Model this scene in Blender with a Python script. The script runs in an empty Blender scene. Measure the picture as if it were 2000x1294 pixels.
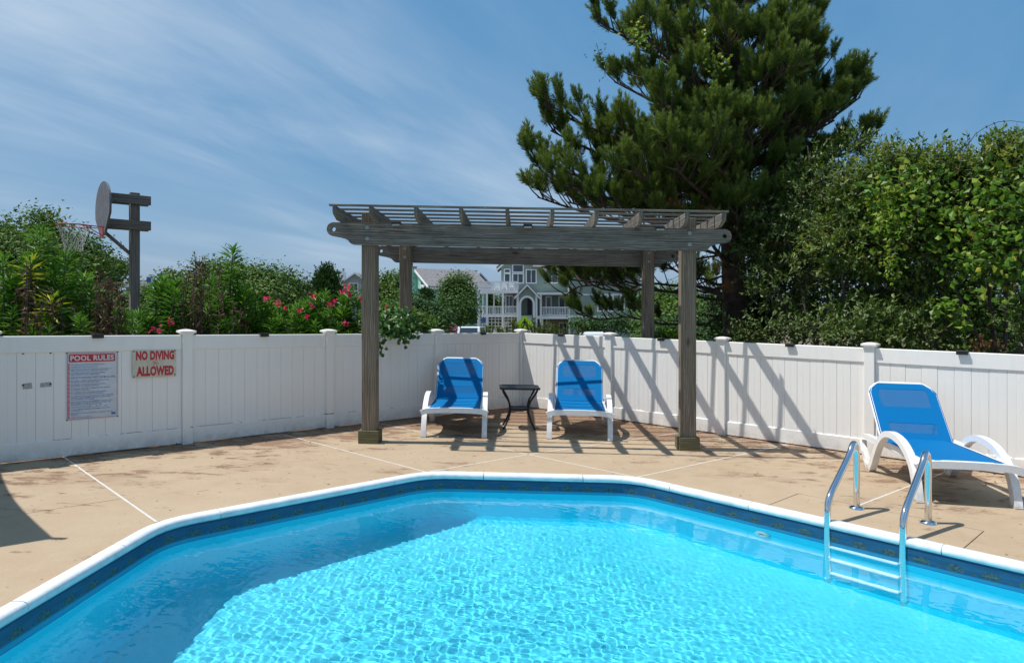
import bpy, bmesh, math, random
import numpy as np
from mathutils import Vector, Matrix
from mathutils.geometry import tessellate_polygon

SC = bpy.context.scene
COL = SC.collection
rad = math.radians
random.seed(7)
RNG = np.random.default_rng(7)

# ------------------------------------------------------------------ camera, sky, sun, exposure
H = 1.52            # eye height above the pool deck
F = 1335.0          # focal length in photo pixels (2000 wide)
SL = 0.0193         # the deck drains to the right: 1.9 % fall
cam_d = bpy.data.cameras.new('camera')
cam_d.sensor_width = 36.0
cam_d.lens = 36.0 * F / 2000.0
cam_d.shift_y = -0.0165
cam_d.clip_start = 0.05
cam_d.clip_end = 4000.0
cam = bpy.data.objects.new('camera', cam_d)
COL.objects.link(cam)
cam.location = (0, 0, H)
cam.rotation_euler = (rad(90), 0, 0)
SC.camera = cam

SUN_L = Vector((1.33, 0.06, -2.69)).normalized()      # direction the light travels
SUN_EL = math.asin(-SUN_L.z)
world = bpy.data.worlds.new('World')
SC.world = world
world.use_nodes = True
wn = world.node_tree.nodes
wl = world.node_tree.links
wn.clear()
w_out = wn.new('ShaderNodeOutputWorld')
w_bg = wn.new('ShaderNodeBackground')
w_bg.inputs['Strength'].default_value = 0.089
sky = wn.new('ShaderNodeTexSky')
sky.sky_type = 'NISHITA'
sky.sun_disc = False
sky.sun_elevation = SUN_EL
sky.sun_rotation = math.atan2(-SUN_L.x, -SUN_L.y)
sky.altitude = 0
sky.air_density = 1.0
sky.dust_density = 1.0
sky.ozone_density = 5.0
# thin cirrus streaks: noise on the cloud plane, stretched along the wind
w_tc = wn.new('ShaderNodeTexCoord')
w_sep = wn.new('ShaderNodeSeparateXYZ')
wl.new(w_tc.outputs['Generated'], w_sep.inputs[0])
def wmath(op, a, b=None, clamp=False):
    n = wn.new('ShaderNodeMath'); n.operation = op; n.use_clamp = clamp
    for i, v in enumerate((a, b)):
        if v is None: continue
        if isinstance(v, (int, float)): n.inputs[i].default_value = v
        else: wl.new(v, n.inputs[i])
    return n.outputs[0]
w_den = wmath('ADD', wmath('MAXIMUM', w_sep.outputs[2], 0.0), 0.16)
w_com = wn.new('ShaderNodeCombineXYZ')
wl.new(wmath('DIVIDE', w_sep.outputs[0], w_den), w_com.inputs[0])
wl.new(wmath('DIVIDE', w_sep.outputs[1], w_den), w_com.inputs[1])
def wnoise(rot, scale, loc, nscale, detail, dist, lo, hi, rough=0.55):
    vr = wn.new('ShaderNodeVectorRotate'); vr.rotation_type = 'Z_AXIS'
    vr.inputs['Angle'].default_value = rad(rot)
    wl.new(w_com.outputs[0], vr.inputs['Vector'])
    mp = wn.new('ShaderNodeMapping')
    mp.inputs['Scale'].default_value = scale
    mp.inputs['Location'].default_value = loc
    wl.new(vr.outputs[0], mp.inputs[0])
    nz = wn.new('ShaderNodeTexNoise')
    nz.inputs['Scale'].default_value = nscale
    nz.inputs['Detail'].default_value = detail
    nz.inputs['Roughness'].default_value = rough
    nz.inputs['Distortion'].default_value = dist
    wl.new(mp.outputs[0], nz.inputs['Vector'])
    mr = wn.new('ShaderNodeMapRange')
    mr.interpolation_type = 'SMOOTHSTEP'
    mr.inputs['From Min'].default_value = lo
    mr.inputs['From Max'].default_value = hi
    wl.new(nz.outputs['Fac'], mr.inputs['Value'])
    return mr.outputs[0]
w_streak = wnoise(32, (1.25, 0.30, 1), (7.3, 0.55, 0), 1.0, 8, 0.55, 0.36, 0.82)
w_fine = wnoise(22, (2.8, 0.55, 1), (5.0, 1.0, 0), 1.5, 9, 0.9, 0.34, 0.85, 0.62)
w_big = wnoise(20, (0.75, 0.45, 1), (2.75, 3.2, 0), 0.9, 3, 0.2, 0.36, 0.66)
w_mix = wmath('MULTIPLY', wmath('ADD', w_streak, wmath('MULTIPLY', w_fine, 0.28)), wmath('ADD', wmath('MULTIPLY', w_big, 0.85), 0.15))
w_up = wn.new('ShaderNodeMapRange'); w_up.inputs['From Min'].default_value = 0.0; w_up.inputs['From Max'].default_value = 0.09
wl.new(w_sep.outputs[2], w_up.inputs['Value'])
w_fac = wmath('MULTIPLY', wmath('MULTIPLY', w_mix, 0.82), w_up.outputs[0], True)
w_tint = wn.new('ShaderNodeMixRGB'); w_tint.blend_type = 'MULTIPLY'
w_tint.inputs['Fac'].default_value = 1.0
w_tint.inputs['Color2'].default_value = (0.90, 0.60, 0.35, 1)
wl.new(sky.outputs[0], w_tint.inputs['Color1'])
w_add = wn.new('ShaderNodeMixRGB'); w_add.blend_type = 'ADD'
w_add.inputs['Fac'].default_value = 1.0
w_add.inputs['Color2'].default_value = (0.1, 2.05, 4.8, 1)
wl.new(w_tint.outputs[0], w_add.inputs['Color1'])
w_cl = wn.new('ShaderNodeMixRGB')
w_cl.inputs['Color2'].default_value = (7.4, 8.6, 9.9, 1)
wl.new(w_fac, w_cl.inputs['Fac'])
wl.new(w_add.outputs[0], w_cl.inputs['Color1'])
wl.new(w_cl.outputs[0], w_bg.inputs['Color'])
wl.new(w_bg.outputs[0], w_out.inputs[0])

sun_d = bpy.data.lights.new('sun', 'SUN')
sun_d.energy = 4.8
sun_d.angle = rad(0.53)
sun_d.color = (1.0, 0.975, 0.935)
sun_d.cycles.is_caustics_light = True
sun = bpy.data.objects.new('sun', sun_d)
COL.objects.link(sun)
sun.location = (-8, 2, 18)
sun.rotation_euler = SUN_L.to_track_quat('-Z', 'Y').to_euler()

SC.view_settings.view_transform = 'Standard'
SC.view_settings.look = 'None'
SC.view_settings.exposure = 0.0
SC.view_settings.gamma = 1.0
SC.view_settings.use_curve_mapping = False
SC.render.engine = 'CYCLES'
cy = SC.cycles
cy.use_denoising = True
cy.use_adaptive_sampling = True
cy.adaptive_threshold = 0.015
cy.max_bounces = 9
cy.diffuse_bounces = 5
cy.glossy_bounces = 4
cy.transmission_bounces = 6
cy.transparent_max_bounces = 12
cy.caustics_refractive = True
cy.caustics_reflective = True
cy.sample_clamp_indirect = 6.0

# ------------------------------------------------------------------ helpers
def G(x):
    return -SL * x
def px(u, d):
    return (u - 1000.0) / F * d
def pz(v, d):
    return H - (v - 614.0) * d / F
def dk(u, v):
    k = H / (v - 594.7 - SL * u)
    return Vector(((u - 1000.0) * k, F * k))
def inter(p, q, a, b):
    d1 = q - p; d2 = b - a
    t = ((a.x - p.x) * d2.y - (a.y - p.y) * d2.x) / (d1.x * d2.y - d1.y * d2.x)
    return p + d1 * t

def tag(o, label=None, cat=None, group=None, kind=None):
    if label: o['label'] = label
    if cat: o['category'] = cat
    if group: o['group'] = group
    if kind: o['kind'] = kind
    return o
def empty(name, loc=(0, 0, 0), label=None, cat=None, group=None, kind=None, rot=None):
    o = bpy.data.objects.new(name, None)
    COL.objects.link(o)
    o.location = loc
    o.empty_display_size = 0.1
    if rot is not None: o.rotation_euler = rot
    return tag(o, label, cat, group, kind)
DECK_TILT = Matrix.Rotation(math.atan(SL), 3, 'Y')
def on_deck(x, y, rz=0.0):
    m = DECK_TILT @ Matrix.Rotation(rz, 3, 'Z')
    return (x, y, G(x)), m.to_euler()

class MB:
    """collects shapes, then links them as one mesh object"""
    def __init__(s):
        s.v = []; s.f = []; s.uv = []; s.sm = []; s.mi = []
    def add(s, vs, fs, uvs=None, smooth=False, mi=0):
        b = len(s.v)
        s.v += [tuple(p) for p in vs]
        for i, f in enumerate(fs):
            s.f.append(tuple(b + k for k in f))
            s.uv.append(uvs[i] if uvs else [(0, 0)] * len(f))
            s.sm.append(smooth); s.mi.append(mi)
    def box(s, c, size, rot=None, mi=0, bev=0.0):
        """box centred at c; uv runs along its longest side"""
        hx, hy, hz = [k / 2 for k in size]
        c = Vector(c)
        R = rot if rot is not None else Matrix.Identity(3)
        ax = sorted(range(3), key=lambda i: -size[i])
        L = ax[0]
        o = (random.random() * 7, random.random() * 7)
        if bev <= 0:
            P = [(-hx, -hy, -hz), (hx, -hy, -hz), (hx, hy, -hz), (-hx, hy, -hz), (-hx, -hy, hz), (hx, -hy, hz), (hx, hy, hz), (-hx, hy, hz)]
            Fs = [(0, 3, 2, 1), (4, 5, 6, 7), (0, 1, 5, 4), (1, 2, 6, 5), (2, 3, 7, 6), (3, 0, 4, 7)]
        else:
            bm = bmesh.new()
            bmesh.ops.create_cube(bm, size=1.0)
            for vv in bm.verts: vv.co = Vector((vv.co.x * size[0], vv.co.y * size[1], vv.co.z * size[2]))
            bmesh.ops.bevel(bm, geom=list(bm.edges), offset=bev, segments=1, affect='EDGES', profile=0.5)
            bm.verts.index_update()
            P = [tuple(vv.co) for vv in bm.verts]
            Fs = [tuple(vv.index for vv in ff.verts) for ff in bm.faces]
            bm.free()
        uvs = []
        for f in Fs:
            n = (Vector(P[f[1]]) - Vector(P[f[0]])).cross(Vector(P[f[2]]) - Vector(P[f[1]]))
            k = max(range(3), key=lambda i: abs(n[i]))
            rest = [i for i in range(3) if i != k]
            a = L if L in rest else rest[0]
            b2 = [i for i in rest if i != a][0]
            uvs.append([(P[i][a] + o[0], P[i][b2] + o[1] + k * 0.37) for i in f])
        s.add([c + R @ Vector(p) for p in P], Fs, uvs, False, mi)
    def bar(s, p, q, w, h, up=(0, 0, 1), mi=0, bev=0.0):
        """board from p to q, w wide (sideways), h tall (towards up)"""
        p = Vector(p); q = Vector(q); d = q - p
        x = d.normalized(); u = Vector(up)
        y = u.cross(x)
        if y.length < 1e-5: y = Vector((1, 0, 0)).cross(x)
        y.normalize(); z = x.cross(y)
        R = Matrix((x, y, z)).transposed()
        s.box((p + q) / 2, (d.length, w, h), R, mi, bev)
    def tube(s, pts, r, n=8, caps=True, mi=0, smooth=True):
        pts = [Vector(p) for p in pts]
        m = len(pts)
        rr = r if isinstance(r, (list, tuple)) else [r] * m
        T = []
        for i in range(m):
            a = pts[max(0, i - 1)]; b = pts[min(m - 1, i + 1)]
            T.append((b - a).normalized())
        u = T[0].orthogonal().normalized()
        vs = []; fs = []; uvs = []
        ln = 0
        o = random.random() * 5
        lens = []
        for i in range(m):
            if i:
                ln += (pts[i] - pts[i - 1]).length
                u = (u - T[i] * u.dot(T[i]))
                if u.length < 1e-6: u = T[i].orthogonal()
                u.normalize()
            lens.append(ln)
            w = T[i].cross(u)
            for k in range(n):
                a = 2 * math.pi * k / n
                vs.append(pts[i] + (u * math.cos(a) + w * math.sin(a)) * rr[i])
        for i in range(m - 1):
            for k in range(n):
                k2 = (k + 1) % n
                fs.append((i * n + k, i * n + k2, (i + 1) * n + k2, (i + 1) * n + k))
                uvs.append([(lens[i] + o, k / n), (lens[i] + o, (k + 1) / n), (lens[i + 1] + o, (k + 1) / n), (lens[i + 1] + o, k / n)])
        s.add(vs, fs, uvs, smooth, mi)
        if caps:
            s.add(vs[:n], [tuple(range(n))[::-1]], None, False, mi)
            s.add(vs[-n:], [tuple(range(n))], None, False, mi)
    def prism(s, loops, fn, th, mi=0):
        """2-D outline (first loop, further loops are holes) -> fn(a, b, t) gives the point, t in 0..th"""
        flat = [p for l in loops for p in l]
        tris = tessellate_polygon([[Vector((p[0], p[1], 0)) for p in l] for l in loops])
        o = random.random() * 7
        n = len(flat)
        V0 = [fn(p[0], p[1], 0.0) for p in flat]; V1 = [fn(p[0], p[1], th) for p in flat]
        fs = []; uvs = []
        for t in tris:
            a, b, c = [Vector((flat[i][0], flat[i][1], 0)) for i in t]
            if (b - a).cross(c - a).z < 0: t = t[::-1]
            fs.append(tuple(t)); uvs.append([(flat[i][0] + o, flat[i][1] + o) for i in t])
            fs.append(tuple(i + n for i in t[::-1])); uvs.append([(flat[i][0] + o, flat[i][1] + o + .4) for i in t[::-1]])
        b0 = 0
        for l in loops:
            m = len(l)
            for i in range(m):
                j = (i + 1) % m
                fs.append((b0 + i, b0 + j, b0 + j + n, b0 + i + n))
                uvs.append([(l[i][0] + o, o), (l[j][0] + o, o + l[j][1] - l[i][1]), (l[j][0] + o, o + th), (l[i][0] + o, o + th)])
            b0 += m
        s.add(V0 + V1, fs, uvs, False, mi)
    def build(s, name, mat, parent=None, local=False, shear=False, recalc=True):
        """world-space vertices unless local; shear drops them with the slope of the deck"""
        me = bpy.data.meshes.new(name)
        V = s.v
        if shear: V = [(p[0], p[1], p[2] + G(p[0])) for p in V]
        if parent is not None and not local:
            o = Vector((0, 0, 0)); q = parent
            while q is not None:
                o += q.location; q = q.parent
            V = [(p[0] - o.x, p[1] - o.y, p[2] - o.z) for p in V]
        me.from_pydata(V, [], s.f)
        ul = me.uv_layers.new(name='UVMap')
        ul.data.foreach_set('uv', [k for f in s.uv for c in f for k in c])
        me.polygons.foreach_set('use_smooth', s.sm)
        mats = mat if isinstance(mat, (list, tuple)) else [mat]
        for m in mats: me.materials.append(m)
        me.polygons.foreach_set('material_index', s.mi)
        if recalc:
            bm = bmesh.new(); bm.from_mesh(me)
            bmesh.ops.recalc_face_normals(bm, faces=bm.faces)
            bm.to_mesh(me); bm.free()
        me.update()
        ob = bpy.data.objects.new(name, me)
        COL.objects.link(ob)
        if parent is not None: ob.parent = parent
        return ob

def part(name, mat, parent, fn, **kw):
    m = MB(); fn(m)
    return m.build(name, mat, parent, **kw)
def copy_obj(o, parent, loc=None):
    c = o.copy(); COL.objects.link(c); c.parent = parent
    if loc is not None: c.location = loc
    return c
def copy_tree(o, parent=None):
    c = o.copy(); COL.objects.link(c); c.parent = parent
    for ch in list(o.children): copy_tree(ch, c)
    return c

# ------------------------------------------------------------------ materials
def newmat(name):
    m = bpy.data.materials.new(name); m.use_nodes = True
    nt = m.node_tree
    return m, nt, nt.nodes['Principled BSDF']
class NT:
    """small node wiring helper"""
    def __init__(s, nt): s.nt = nt
    def n(s, t, **kw):
        nd = s.nt.nodes.new('ShaderNode' + t)
        for k, v in kw.items(): setattr(nd, k, v)
        return nd
    def put(s, sock, v):
        if isinstance(v, bpy.types.NodeSocket): s.nt.links.new(v, sock)
        elif v is not None: sock.default_value = v
    def math(s, op, a, b=None, clamp=False):
        nd = s.n('Math', operation=op, use_clamp=clamp)
        s.put(nd.inputs[0], a); s.put(nd.inputs[1], b)
        return nd.outputs[0]
    def noise(s, vec, scale, detail=4, rough=.5, dist=0.0):
        nd = s.n('TexNoise'); s.put(nd.inputs['Vector'], vec)
        nd.inputs['Scale'].default_value = scale; nd.inputs['Detail'].default_value = detail
        nd.inputs['Roughness'].default_value = rough; nd.inputs['Distortion'].default_value = dist
        return nd.outputs['Fac']
    def mapping(s, vec, scale=(1, 1, 1), rot=(0, 0, 0), loc=(0, 0, 0)):
        nd = s.n('Mapping'); s.put(nd.inputs[0], vec)
        nd.inputs['Scale'].default_value = scale; nd.inputs['Rotation'].default_value = rot; nd.inputs['Location'].default_value = loc
        return nd.outputs[0]
    def range(s, v, a, b, c=0.0, d=1.0, smooth=False):
        nd = s.n('MapRange')
        if smooth: nd.interpolation_type = 'SMOOTHSTEP'
        s.put(nd.inputs[0], v)
        for i, k in enumerate((a, b, c, d)): nd.inputs[i + 1].default_value = k
        return nd.outputs[0]
    def mix(s, fac, a, b, mode='MIX'):
        nd = s.n('MixRGB', blend_type=mode)
        s.put(nd.inputs[0], fac)
        for i, c in ((1, a), (2, b)):
            if isinstance(c, tuple) and len(c) == 3: c = (*c, 1)
            s.put(nd.inputs[i], c)
        return nd.outputs[0]
    def ramp(s, fac, stops):
        nd = s.n('ValToRGB'); s.put(nd.inputs[0], fac)
        cr = nd.color_ramp
        while len(cr.elements) < len(stops): cr.elements.new(0.5)
        for e, (p, c) in zip(cr.elements, stops):
            e.position = p; e.color = (*c, 1)
        return nd.outputs[0]
    def bump(s, h, strength=.3, dist=.01):
        nd = s.n('Bump'); s.put(nd.inputs['Height'], h)
        nd.inputs['Strength'].default_value = strength; nd.inputs['Distance'].default_value = dist
        return nd.outputs[0]
    def coord(s, which='Object'):
        return s.n('TexCoord').outputs[which]

def plain(name, col, rough=.5, metal=0.0, spec=None, var=0.0, vscale=8.0, bump=0.0, bscale=60.0):
    m, nt, p = newmat(name); t = NT(nt)
    p.inputs['Roughness'].default_value = rough
    p.inputs['Metallic'].default_value = metal
    if spec is not None: p.inputs['Specular IOR Level'].default_value = spec
    if var > 0:
        nz = t.noise(t.coord(), vscale, 5, .6)
        k = t.range(nz, .3, .7)
        t.put(p.inputs['Base Color'], t.mix(k, tuple(c * (1 - var) for c in col), tuple(min(1, c * (1 + var)) for c in col)))
    else: p.inputs['Base Color'].default_value = (*col, 1)
    if bump > 0: t.put(p.inputs['Normal'], t.bump(t.noise(t.coord(), bscale, 4), bump, .004))
    return m

def wood(name, dark, mid, light, rough=.85, stain=.5, stain_col=(.05, .045, .04)):
    m, nt, p = newmat(name); t = NT(nt)
    uv = t.coord('UV')
    g1 = t.noise(t.mapping(uv, (1.3, 34, 1)), 1.6, 7, .62, .5)
    g2 = t.noise(t.mapping(uv, (.55, 9, 1)), 1.3, 4, .5, 1.6)
    wave = t.n('TexWave', wave_type='BANDS', bands_direction='Y')
    t.put(wave.inputs['Vector'], t.mapping(uv, (.16, 1, 1)))
    wave.inputs['Scale'].default_value = 13; wave.inputs['Distortion'].default_value = 9
    wave.inputs['Detail'].default_value = 3; wave.inputs['Detail Scale'].default_value = .9
    a = t.math('ADD', t.math('MULTIPLY', g1, .55), t.math('MULTIPLY', g2, .3))
    a = t.math('ADD', a, t.math('MULTIPLY', wave.outputs['Fac'], .17))
    col = t.ramp(a, [(.30, dark), (.5, mid), (.68, light)])
    # knots
    vo = t.n('TexVoronoi', feature='F1'); t.put(vo.inputs['Vector'], t.mapping(uv, (1.7, 4.6, 1)))
    vo.inputs['Scale'].default_value = 1.0; vo.inputs['Randomness'].default_value = 1.0
    kn = t.range(vo.outputs['Distance'], .06, .15, 1, 0, True)
    col = t.mix(t.math('MULTIPLY', kn, .75), col, tuple(c * .35 for c in dark))
    # weather stains
    st = t.range(t.noise(t.mapping(t.coord(), (1, 1, 1)), 2.3, 6, .65), .50, .72)
    col = t.mix(t.math('MULTIPLY', st, stain), col, stain_col)
    oi = t.n('ObjectInfo')
    col = t.mix(t.range(oi.outputs['Random'], 0, 1, 0, .5), col, t.mix(.5, col, (.16, .12, .085)))
    crack = t.range(t.noise(t.mapping(uv, (.9, 60, 1)), 1.0, 3, .5, .8), .66, .70)
    col = t.mix(t.math('MULTIPLY', crack, .7), col, tuple(c * .3 for c in dark))
    t.put(p.inputs['Base Color'], col)
    p.inputs['Roughness'].default_value = rough
    p.inputs['Specular IOR Level'].default_value = .25
    t.put(p.inputs['Normal'], t.bump(t.math('ADD', t.math('SUBTRACT', g1, crack), t.math('MULTIPLY', kn, -.4)), .6, .005))
    return m

def leafmat(name, stops, rough=.45, trans=.28, spec=.4, under=None):
    """leaf colour varies leaf by leaf with the 'rnd' value stored on the mesh"""
    m, nt, p = newmat(name); t = NT(nt)
    at = t.n('Attribute', attribute_name='rnd')
    col = t.ramp(at.outputs['Fac'], stops)
    if under:
        ge = t.n('NewGeometry')
        col = t.mix(ge.outputs['Backfacing'], col, under)
    t.put(p.inputs['Base Color'], col)
    p.inputs['Roughness'].default_value = rough
    p.inputs['Specular IOR Level'].default_value = spec * .7
    if trans > 0:
        tr = t.n('BsdfTranslucent')
        t.put(tr.inputs[0], t.mix(1.0, col, (1.0, 1.0, .45), 'MULTIPLY'))
        mx = t.n('MixShader'); mx.inputs[0].default_value = trans
        nt.links.new(p.outputs[0], mx.inputs[1]); nt.links.new(tr.outputs[0], mx.inputs[2])
        nt.links.new(mx.outputs[0], nt.nodes['Material Output'].inputs[0])
    return m

def vinyl_mat():
    m, nt, p = newmat('white_vinyl'); t = NT(nt)
    co = t.coord()
    n1 = t.range(t.noise(co, 1.7, 5, .6), .42, .75)
    n2 = t.range(t.noise(t.mapping(co, (9, 9, .7)), 1.0, 5, .6), .5, .8)
    col = t.mix(t.math('MULTIPLY', n1, .25), (.87, .842, .79), (.78, .757, .712))
    col = t.mix(t.math('MULTIPLY', n2, .22), col, (.60, .595, .57))
    ge = t.n('NewGeometry'); sx = t.n('SeparateXYZ'); t.put(sx.inputs[0], ge.outputs['Position'])
    hz = t.math('ADD', sx.outputs[2], t.math('MULTIPLY', sx.outputs[0], SL))
    spl = t.math('MULTIPLY', t.range(hz, .0, .17, 1, 0), t.range(t.noise(co, 9, 6, .7), .38, .62))
    col = t.mix(t.math('MULTIPLY', spl, .5), col, (.36, .30, .22))
    grv = t.math('MULTIPLY', t.math('MULTIPLY', t.math('GREATER_THAN', hz, .1815), t.math('LESS_THAN', hz, .196)), t.range(t.noise(co, 4.5, 5, .7), .50, .56))
    col = t.mix(t.math('MULTIPLY', grv, .85), col, (.05, .045, .04))
    t.put(p.inputs['Base Color'], col)
    p.inputs['Roughness'].default_value = .42
    return m

def concrete_mat():
    m, nt, p = newmat('tan_concrete'); t = NT(nt)
    co = t.coord()
    big = t.range(t.noise(co, .7, 5, .6), .3, .7)
    mid = t.range(t.noise(co, 4.5, 6, .65), .28, .72)
    fine = t.noise(co, 85, 3, .7)
    col = t.mix(big, (.39, .285, .18), (.46, .35, .235))
    col = t.mix(t.math('MULTIPLY', mid, .55), col, (.50, .395, .275))
    col = t.mix(t.math('MULTIPLY', t.range(fine, .35, .75), .30), col, (.30, .215, .135))
    # wear: brown spots where the coloured topping has gone
    ge = t.n('NewGeometry')
    # distance from the two fence lines (dirt collects along the fence)
    sx = t.n('SeparateXYZ'); t.put(sx.inputs[0], ge.outputs['Position'])
    X, Y = sx.outputs[0], sx.outputs[1]
    def dist(nx, ny, kx, ky):
        return t.math('SUBTRACT', kx * nx + ky * ny, t.math('ADD', t.math('MULTIPLY', X, nx), t.math('MULTIPLY', Y, ny)))
    dl = dist(-.6885, .7255, .145, 11.37)
    dr = dist(.6885, .7255, .145, 11.37)
    dm = t.math('MINIMUM', dl, dr)
    near = t.range(dm, .1, 2.4, .17, 0.0)
    nearK = t.range(t.math('ADD', dl, dr), .8, 4.8, .19, 0.0)
    sp = t.noise(t.mapping(co, (1.0, 2.3, 1), (0, 0, .72)), 3.4, 9, .72, .3)
    sp2 = t.noise(t.mapping(co, (1.0, 1.6, 1), (0, 0, -.7)), 1.1, 5, .6)
    th = t.math('ADD', t.math('ADD', sp, t.math('MULTIPLY', t.math('SUBTRACT', sp2, .5), .55)), t.math('ADD', near, nearK))
    k = t.range(th, .622, .69)
    col = t.mix(t.math('MULTIPLY', k, .82), col, t.mix(t.range(t.noise(co, 23, 4, .6), .35, .65), (.145, .085, .055), (.235, .145, .095)))
    # broad reddish bloom in the corner
    k2 = t.range(t.math('ADD', sp2, t.math('ADD', near, nearK)), .58, .84)
    col = t.mix(t.math('MULTIPLY', k2, .68), col, (.27, .165, .105))
    # small dark specks
    sk = t.range(t.noise(co, 17, 2, .5), .715, .735)
    col = t.mix(t.math('MULTIPLY', sk, .7), col, (.09, .07, .05))
    t.put(p.inputs['Base Color'], col)
    p.inputs['Roughness'].default_value = .9
    p.inputs['Specular IOR Level'].default_value = .2
    t.put(p.inputs['Normal'], t.bump(t.math('ADD', fine, t.math('MULTIPLY', k, -.5)), .35, .004))
    return m

def liner_wall_mat():
    """vinyl liner: track, printed border at the waterline, plain blue below (u = metres along, v = metres below the coping)"""
    m, nt, p = newmat('pool_liner_wall'); t = NT(nt)
    uv = t.coord('UV')
    sx = t.n('SeparateXYZ'); t.put(sx.inputs[0], uv)
    u, v = sx.outputs[0], sx.outputs[1]
    nz = t.noise(t.coord(), 14, 4, .6)
    low = t.mix(t.range(nz, .3, .7), (.008, .66, .86), (.02, .72, .90))
    band = t.mix(t.range(t.noise(t.mapping(uv, (6, 40, 1)), 1, 4, .6), .35, .65), (.007, .062, .145), (.015, .10, .205))
    # motif: row of rounded stones, one every 0.19 m, some small ones between
    fu = t.math('FRACT', t.math('DIVIDE', u, .20))
    wob = t.math('MULTIPLY', t.math('SUBTRACT', t.noise(t.mapping(uv, (9, 9, 1)), 3, 4, .6), .5), .55)
    du = t.math('DIVIDE', t.math('SUBTRACT', fu, .5), .26)
    dv = t.math('DIVIDE', t.math('SUBTRACT', v, .118), .034)
    rr = t.math('ADD', t.math('ADD', t.math('MULTIPLY', du, du), t.math('MULTIPLY', dv, dv)), wob)
    stone = t.range(rr, .95, 1.1, 1, 0)
    fu2 = t.math('FRACT', t.math('ADD', t.math('DIVIDE', u, .20), .46))
    du2 = t.math('DIVIDE', t.math('SUBTRACT', fu2, .5), .10)
    dv2 = t.math('DIVIDE', t.math('SUBTRACT', v, .132), .016)
    st2 = t.range(t.math('ADD', t.math('ADD', t.math('MULTIPLY', du2, du2), t.math('MULTIPLY', dv2, dv2)), wob), .9, 1.1, 1, 0)
    stone = t.math('MAXIMUM', stone, st2)
    scol = t.mix(t.range(t.noise(t.mapping(uv, (60, 60, 1)), 1, 3, .6), .35, .65), (.008, .028, .04), (.075, .14, .15))
    border = t.mix(stone, t.mix(t.range(v, .145, .175), band, (.02, .30, .52)), scol)
    line1 = t.math('MULTIPLY', t.math('GREATER_THAN', v, .044), t.math('LESS_THAN', v, .054))
    border = t.mix(line1, border, (.006, .04, .11))
    col = t.mix(t.math('GREATER_THAN', v, .235), border, low)
    line2 = t.math('MULTIPLY', t.math('GREATER_THAN', v, .232), t.math('LESS_THAN', v, .244))
    col = t.mix(line2, col, (.015, .11, .25))
    t.put(p.inputs['Base Color'], col)
    p.inputs['Roughness'].default_value = .45
    return m

def liner_floor_mat():
    m, nt, p = newmat('pool_liner_floor'); t = NT(nt)
    co = t.coord()
    a = t.range(t.noise(co, 1.6, 5, .6), .3, .7)
    b = t.range(t.noise(co, 28, 4, .65), .35, .7)
    col = t.mix(a, (.085, .70, .81), (.12, .75, .85))
    col = t.mix(t.math('MULTIPLY', b, .25), col, (.06, .67, .83))
    t.put(p.inputs['Base Color'], col)
    p.inputs['Roughness'].default_value = .6
    return m

def water_mat():
    m = bpy.data.materials.new('pool_water'); m.use_nodes = True
    nt = m.node_tree; nt.nodes.clear()
    o = nt.nodes.new('ShaderNodeOutputMaterial')
    g = nt.nodes.new('ShaderNodeBsdfGlass')
    g.inputs['IOR'].default_value = 1.333
    g.inputs['Roughness'].default_value = 0.0
    g.inputs['Color'].default_value = (.95, .995, 1.0, 1)
    nt.links.new(g.outputs[0], o.inputs[0])
    return m

def sling_mat(name, see):
    m, nt, p = newmat(name); t = NT(nt)
    uv = t.coord('UV')
    w = t.noise(t.mapping(uv, (90, 400, 1)), 1, 2, .5)
    t.put(p.inputs['Base Color'], t.mix(t.range(w, .3, .7), (.001, .125, .345), (.002, .17, .42)))
    p.inputs['Roughness'].default_value = .75
    p.inputs['Specular IOR Level'].default_value = .10
    if see > 0:
        tr = t.n('BsdfTransparent')
        mx = t.n('MixShader'); mx.inputs[0].default_value = see
        nt.links.new(p.outputs[0], mx.inputs[1]); nt.links.new(tr.outputs[0], mx.inputs[2])
        nt.links.new(mx.outputs[0], nt.nodes['Material Output'].inputs[0])
    return m

M = {}
M['vinyl'] = vinyl_mat()
M['concrete'] = concrete_mat()
M['filler'] = plain('white_joint_filler', (.62, .60, .56), .7, var=.12, vscale=14)
M['cut'] = plain('dark_joint', (.10, .075, .055), .9, var=.3, vscale=9)
M['coping'] = plain('white_coping', (.76, .775, .78), .42, var=.15, vscale=9)
M['liner_wall'] = liner_wall_mat()
M['liner_floor'] = liner_floor_mat()
M['water'] = water_mat()
M['wood_beam'] = wood('weathered_beam_wood', (.06, .053, .044), (.158, .143, .122), (.295, .272, .24), stain=.5)
M['wood_post'] = wood('weathered_post_wood', (.085, .063, .042), (.195, .152, .108), (.32, .268, .205), stain=.28)
M['wood_base'] = wood('mossy_base_wood', (.06, .055, .025), (.13, .12, .06), (.20, .18, .10), stain=.5, stain_col=(.035, .045, .015))
M['wood_hoop'] = wood('grey_hoop_wood', (.07, .06, .052), (.165, .145, .125), (.26, .235, .21), stain=.3)
M['black'] = plain('black_plastic', (.012, .012, .014), .45)
M['lens'] = plain('grey_lens', (.35, .36, .36), .25)
M['bolt'] = plain('galvanised_bolt', (.30, .33, .33), .6, .3)
M['black_metal'] = plain('black_wrought_metal', (.012, .013, .016), .42, .3, var=.2, bump=.1)
M['chrome'] = plain('polished_steel', (.72, .74, .76), .09, 1.0)
M['tread'] = plain('white_tread', (.82, .86, .88), .4)
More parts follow.
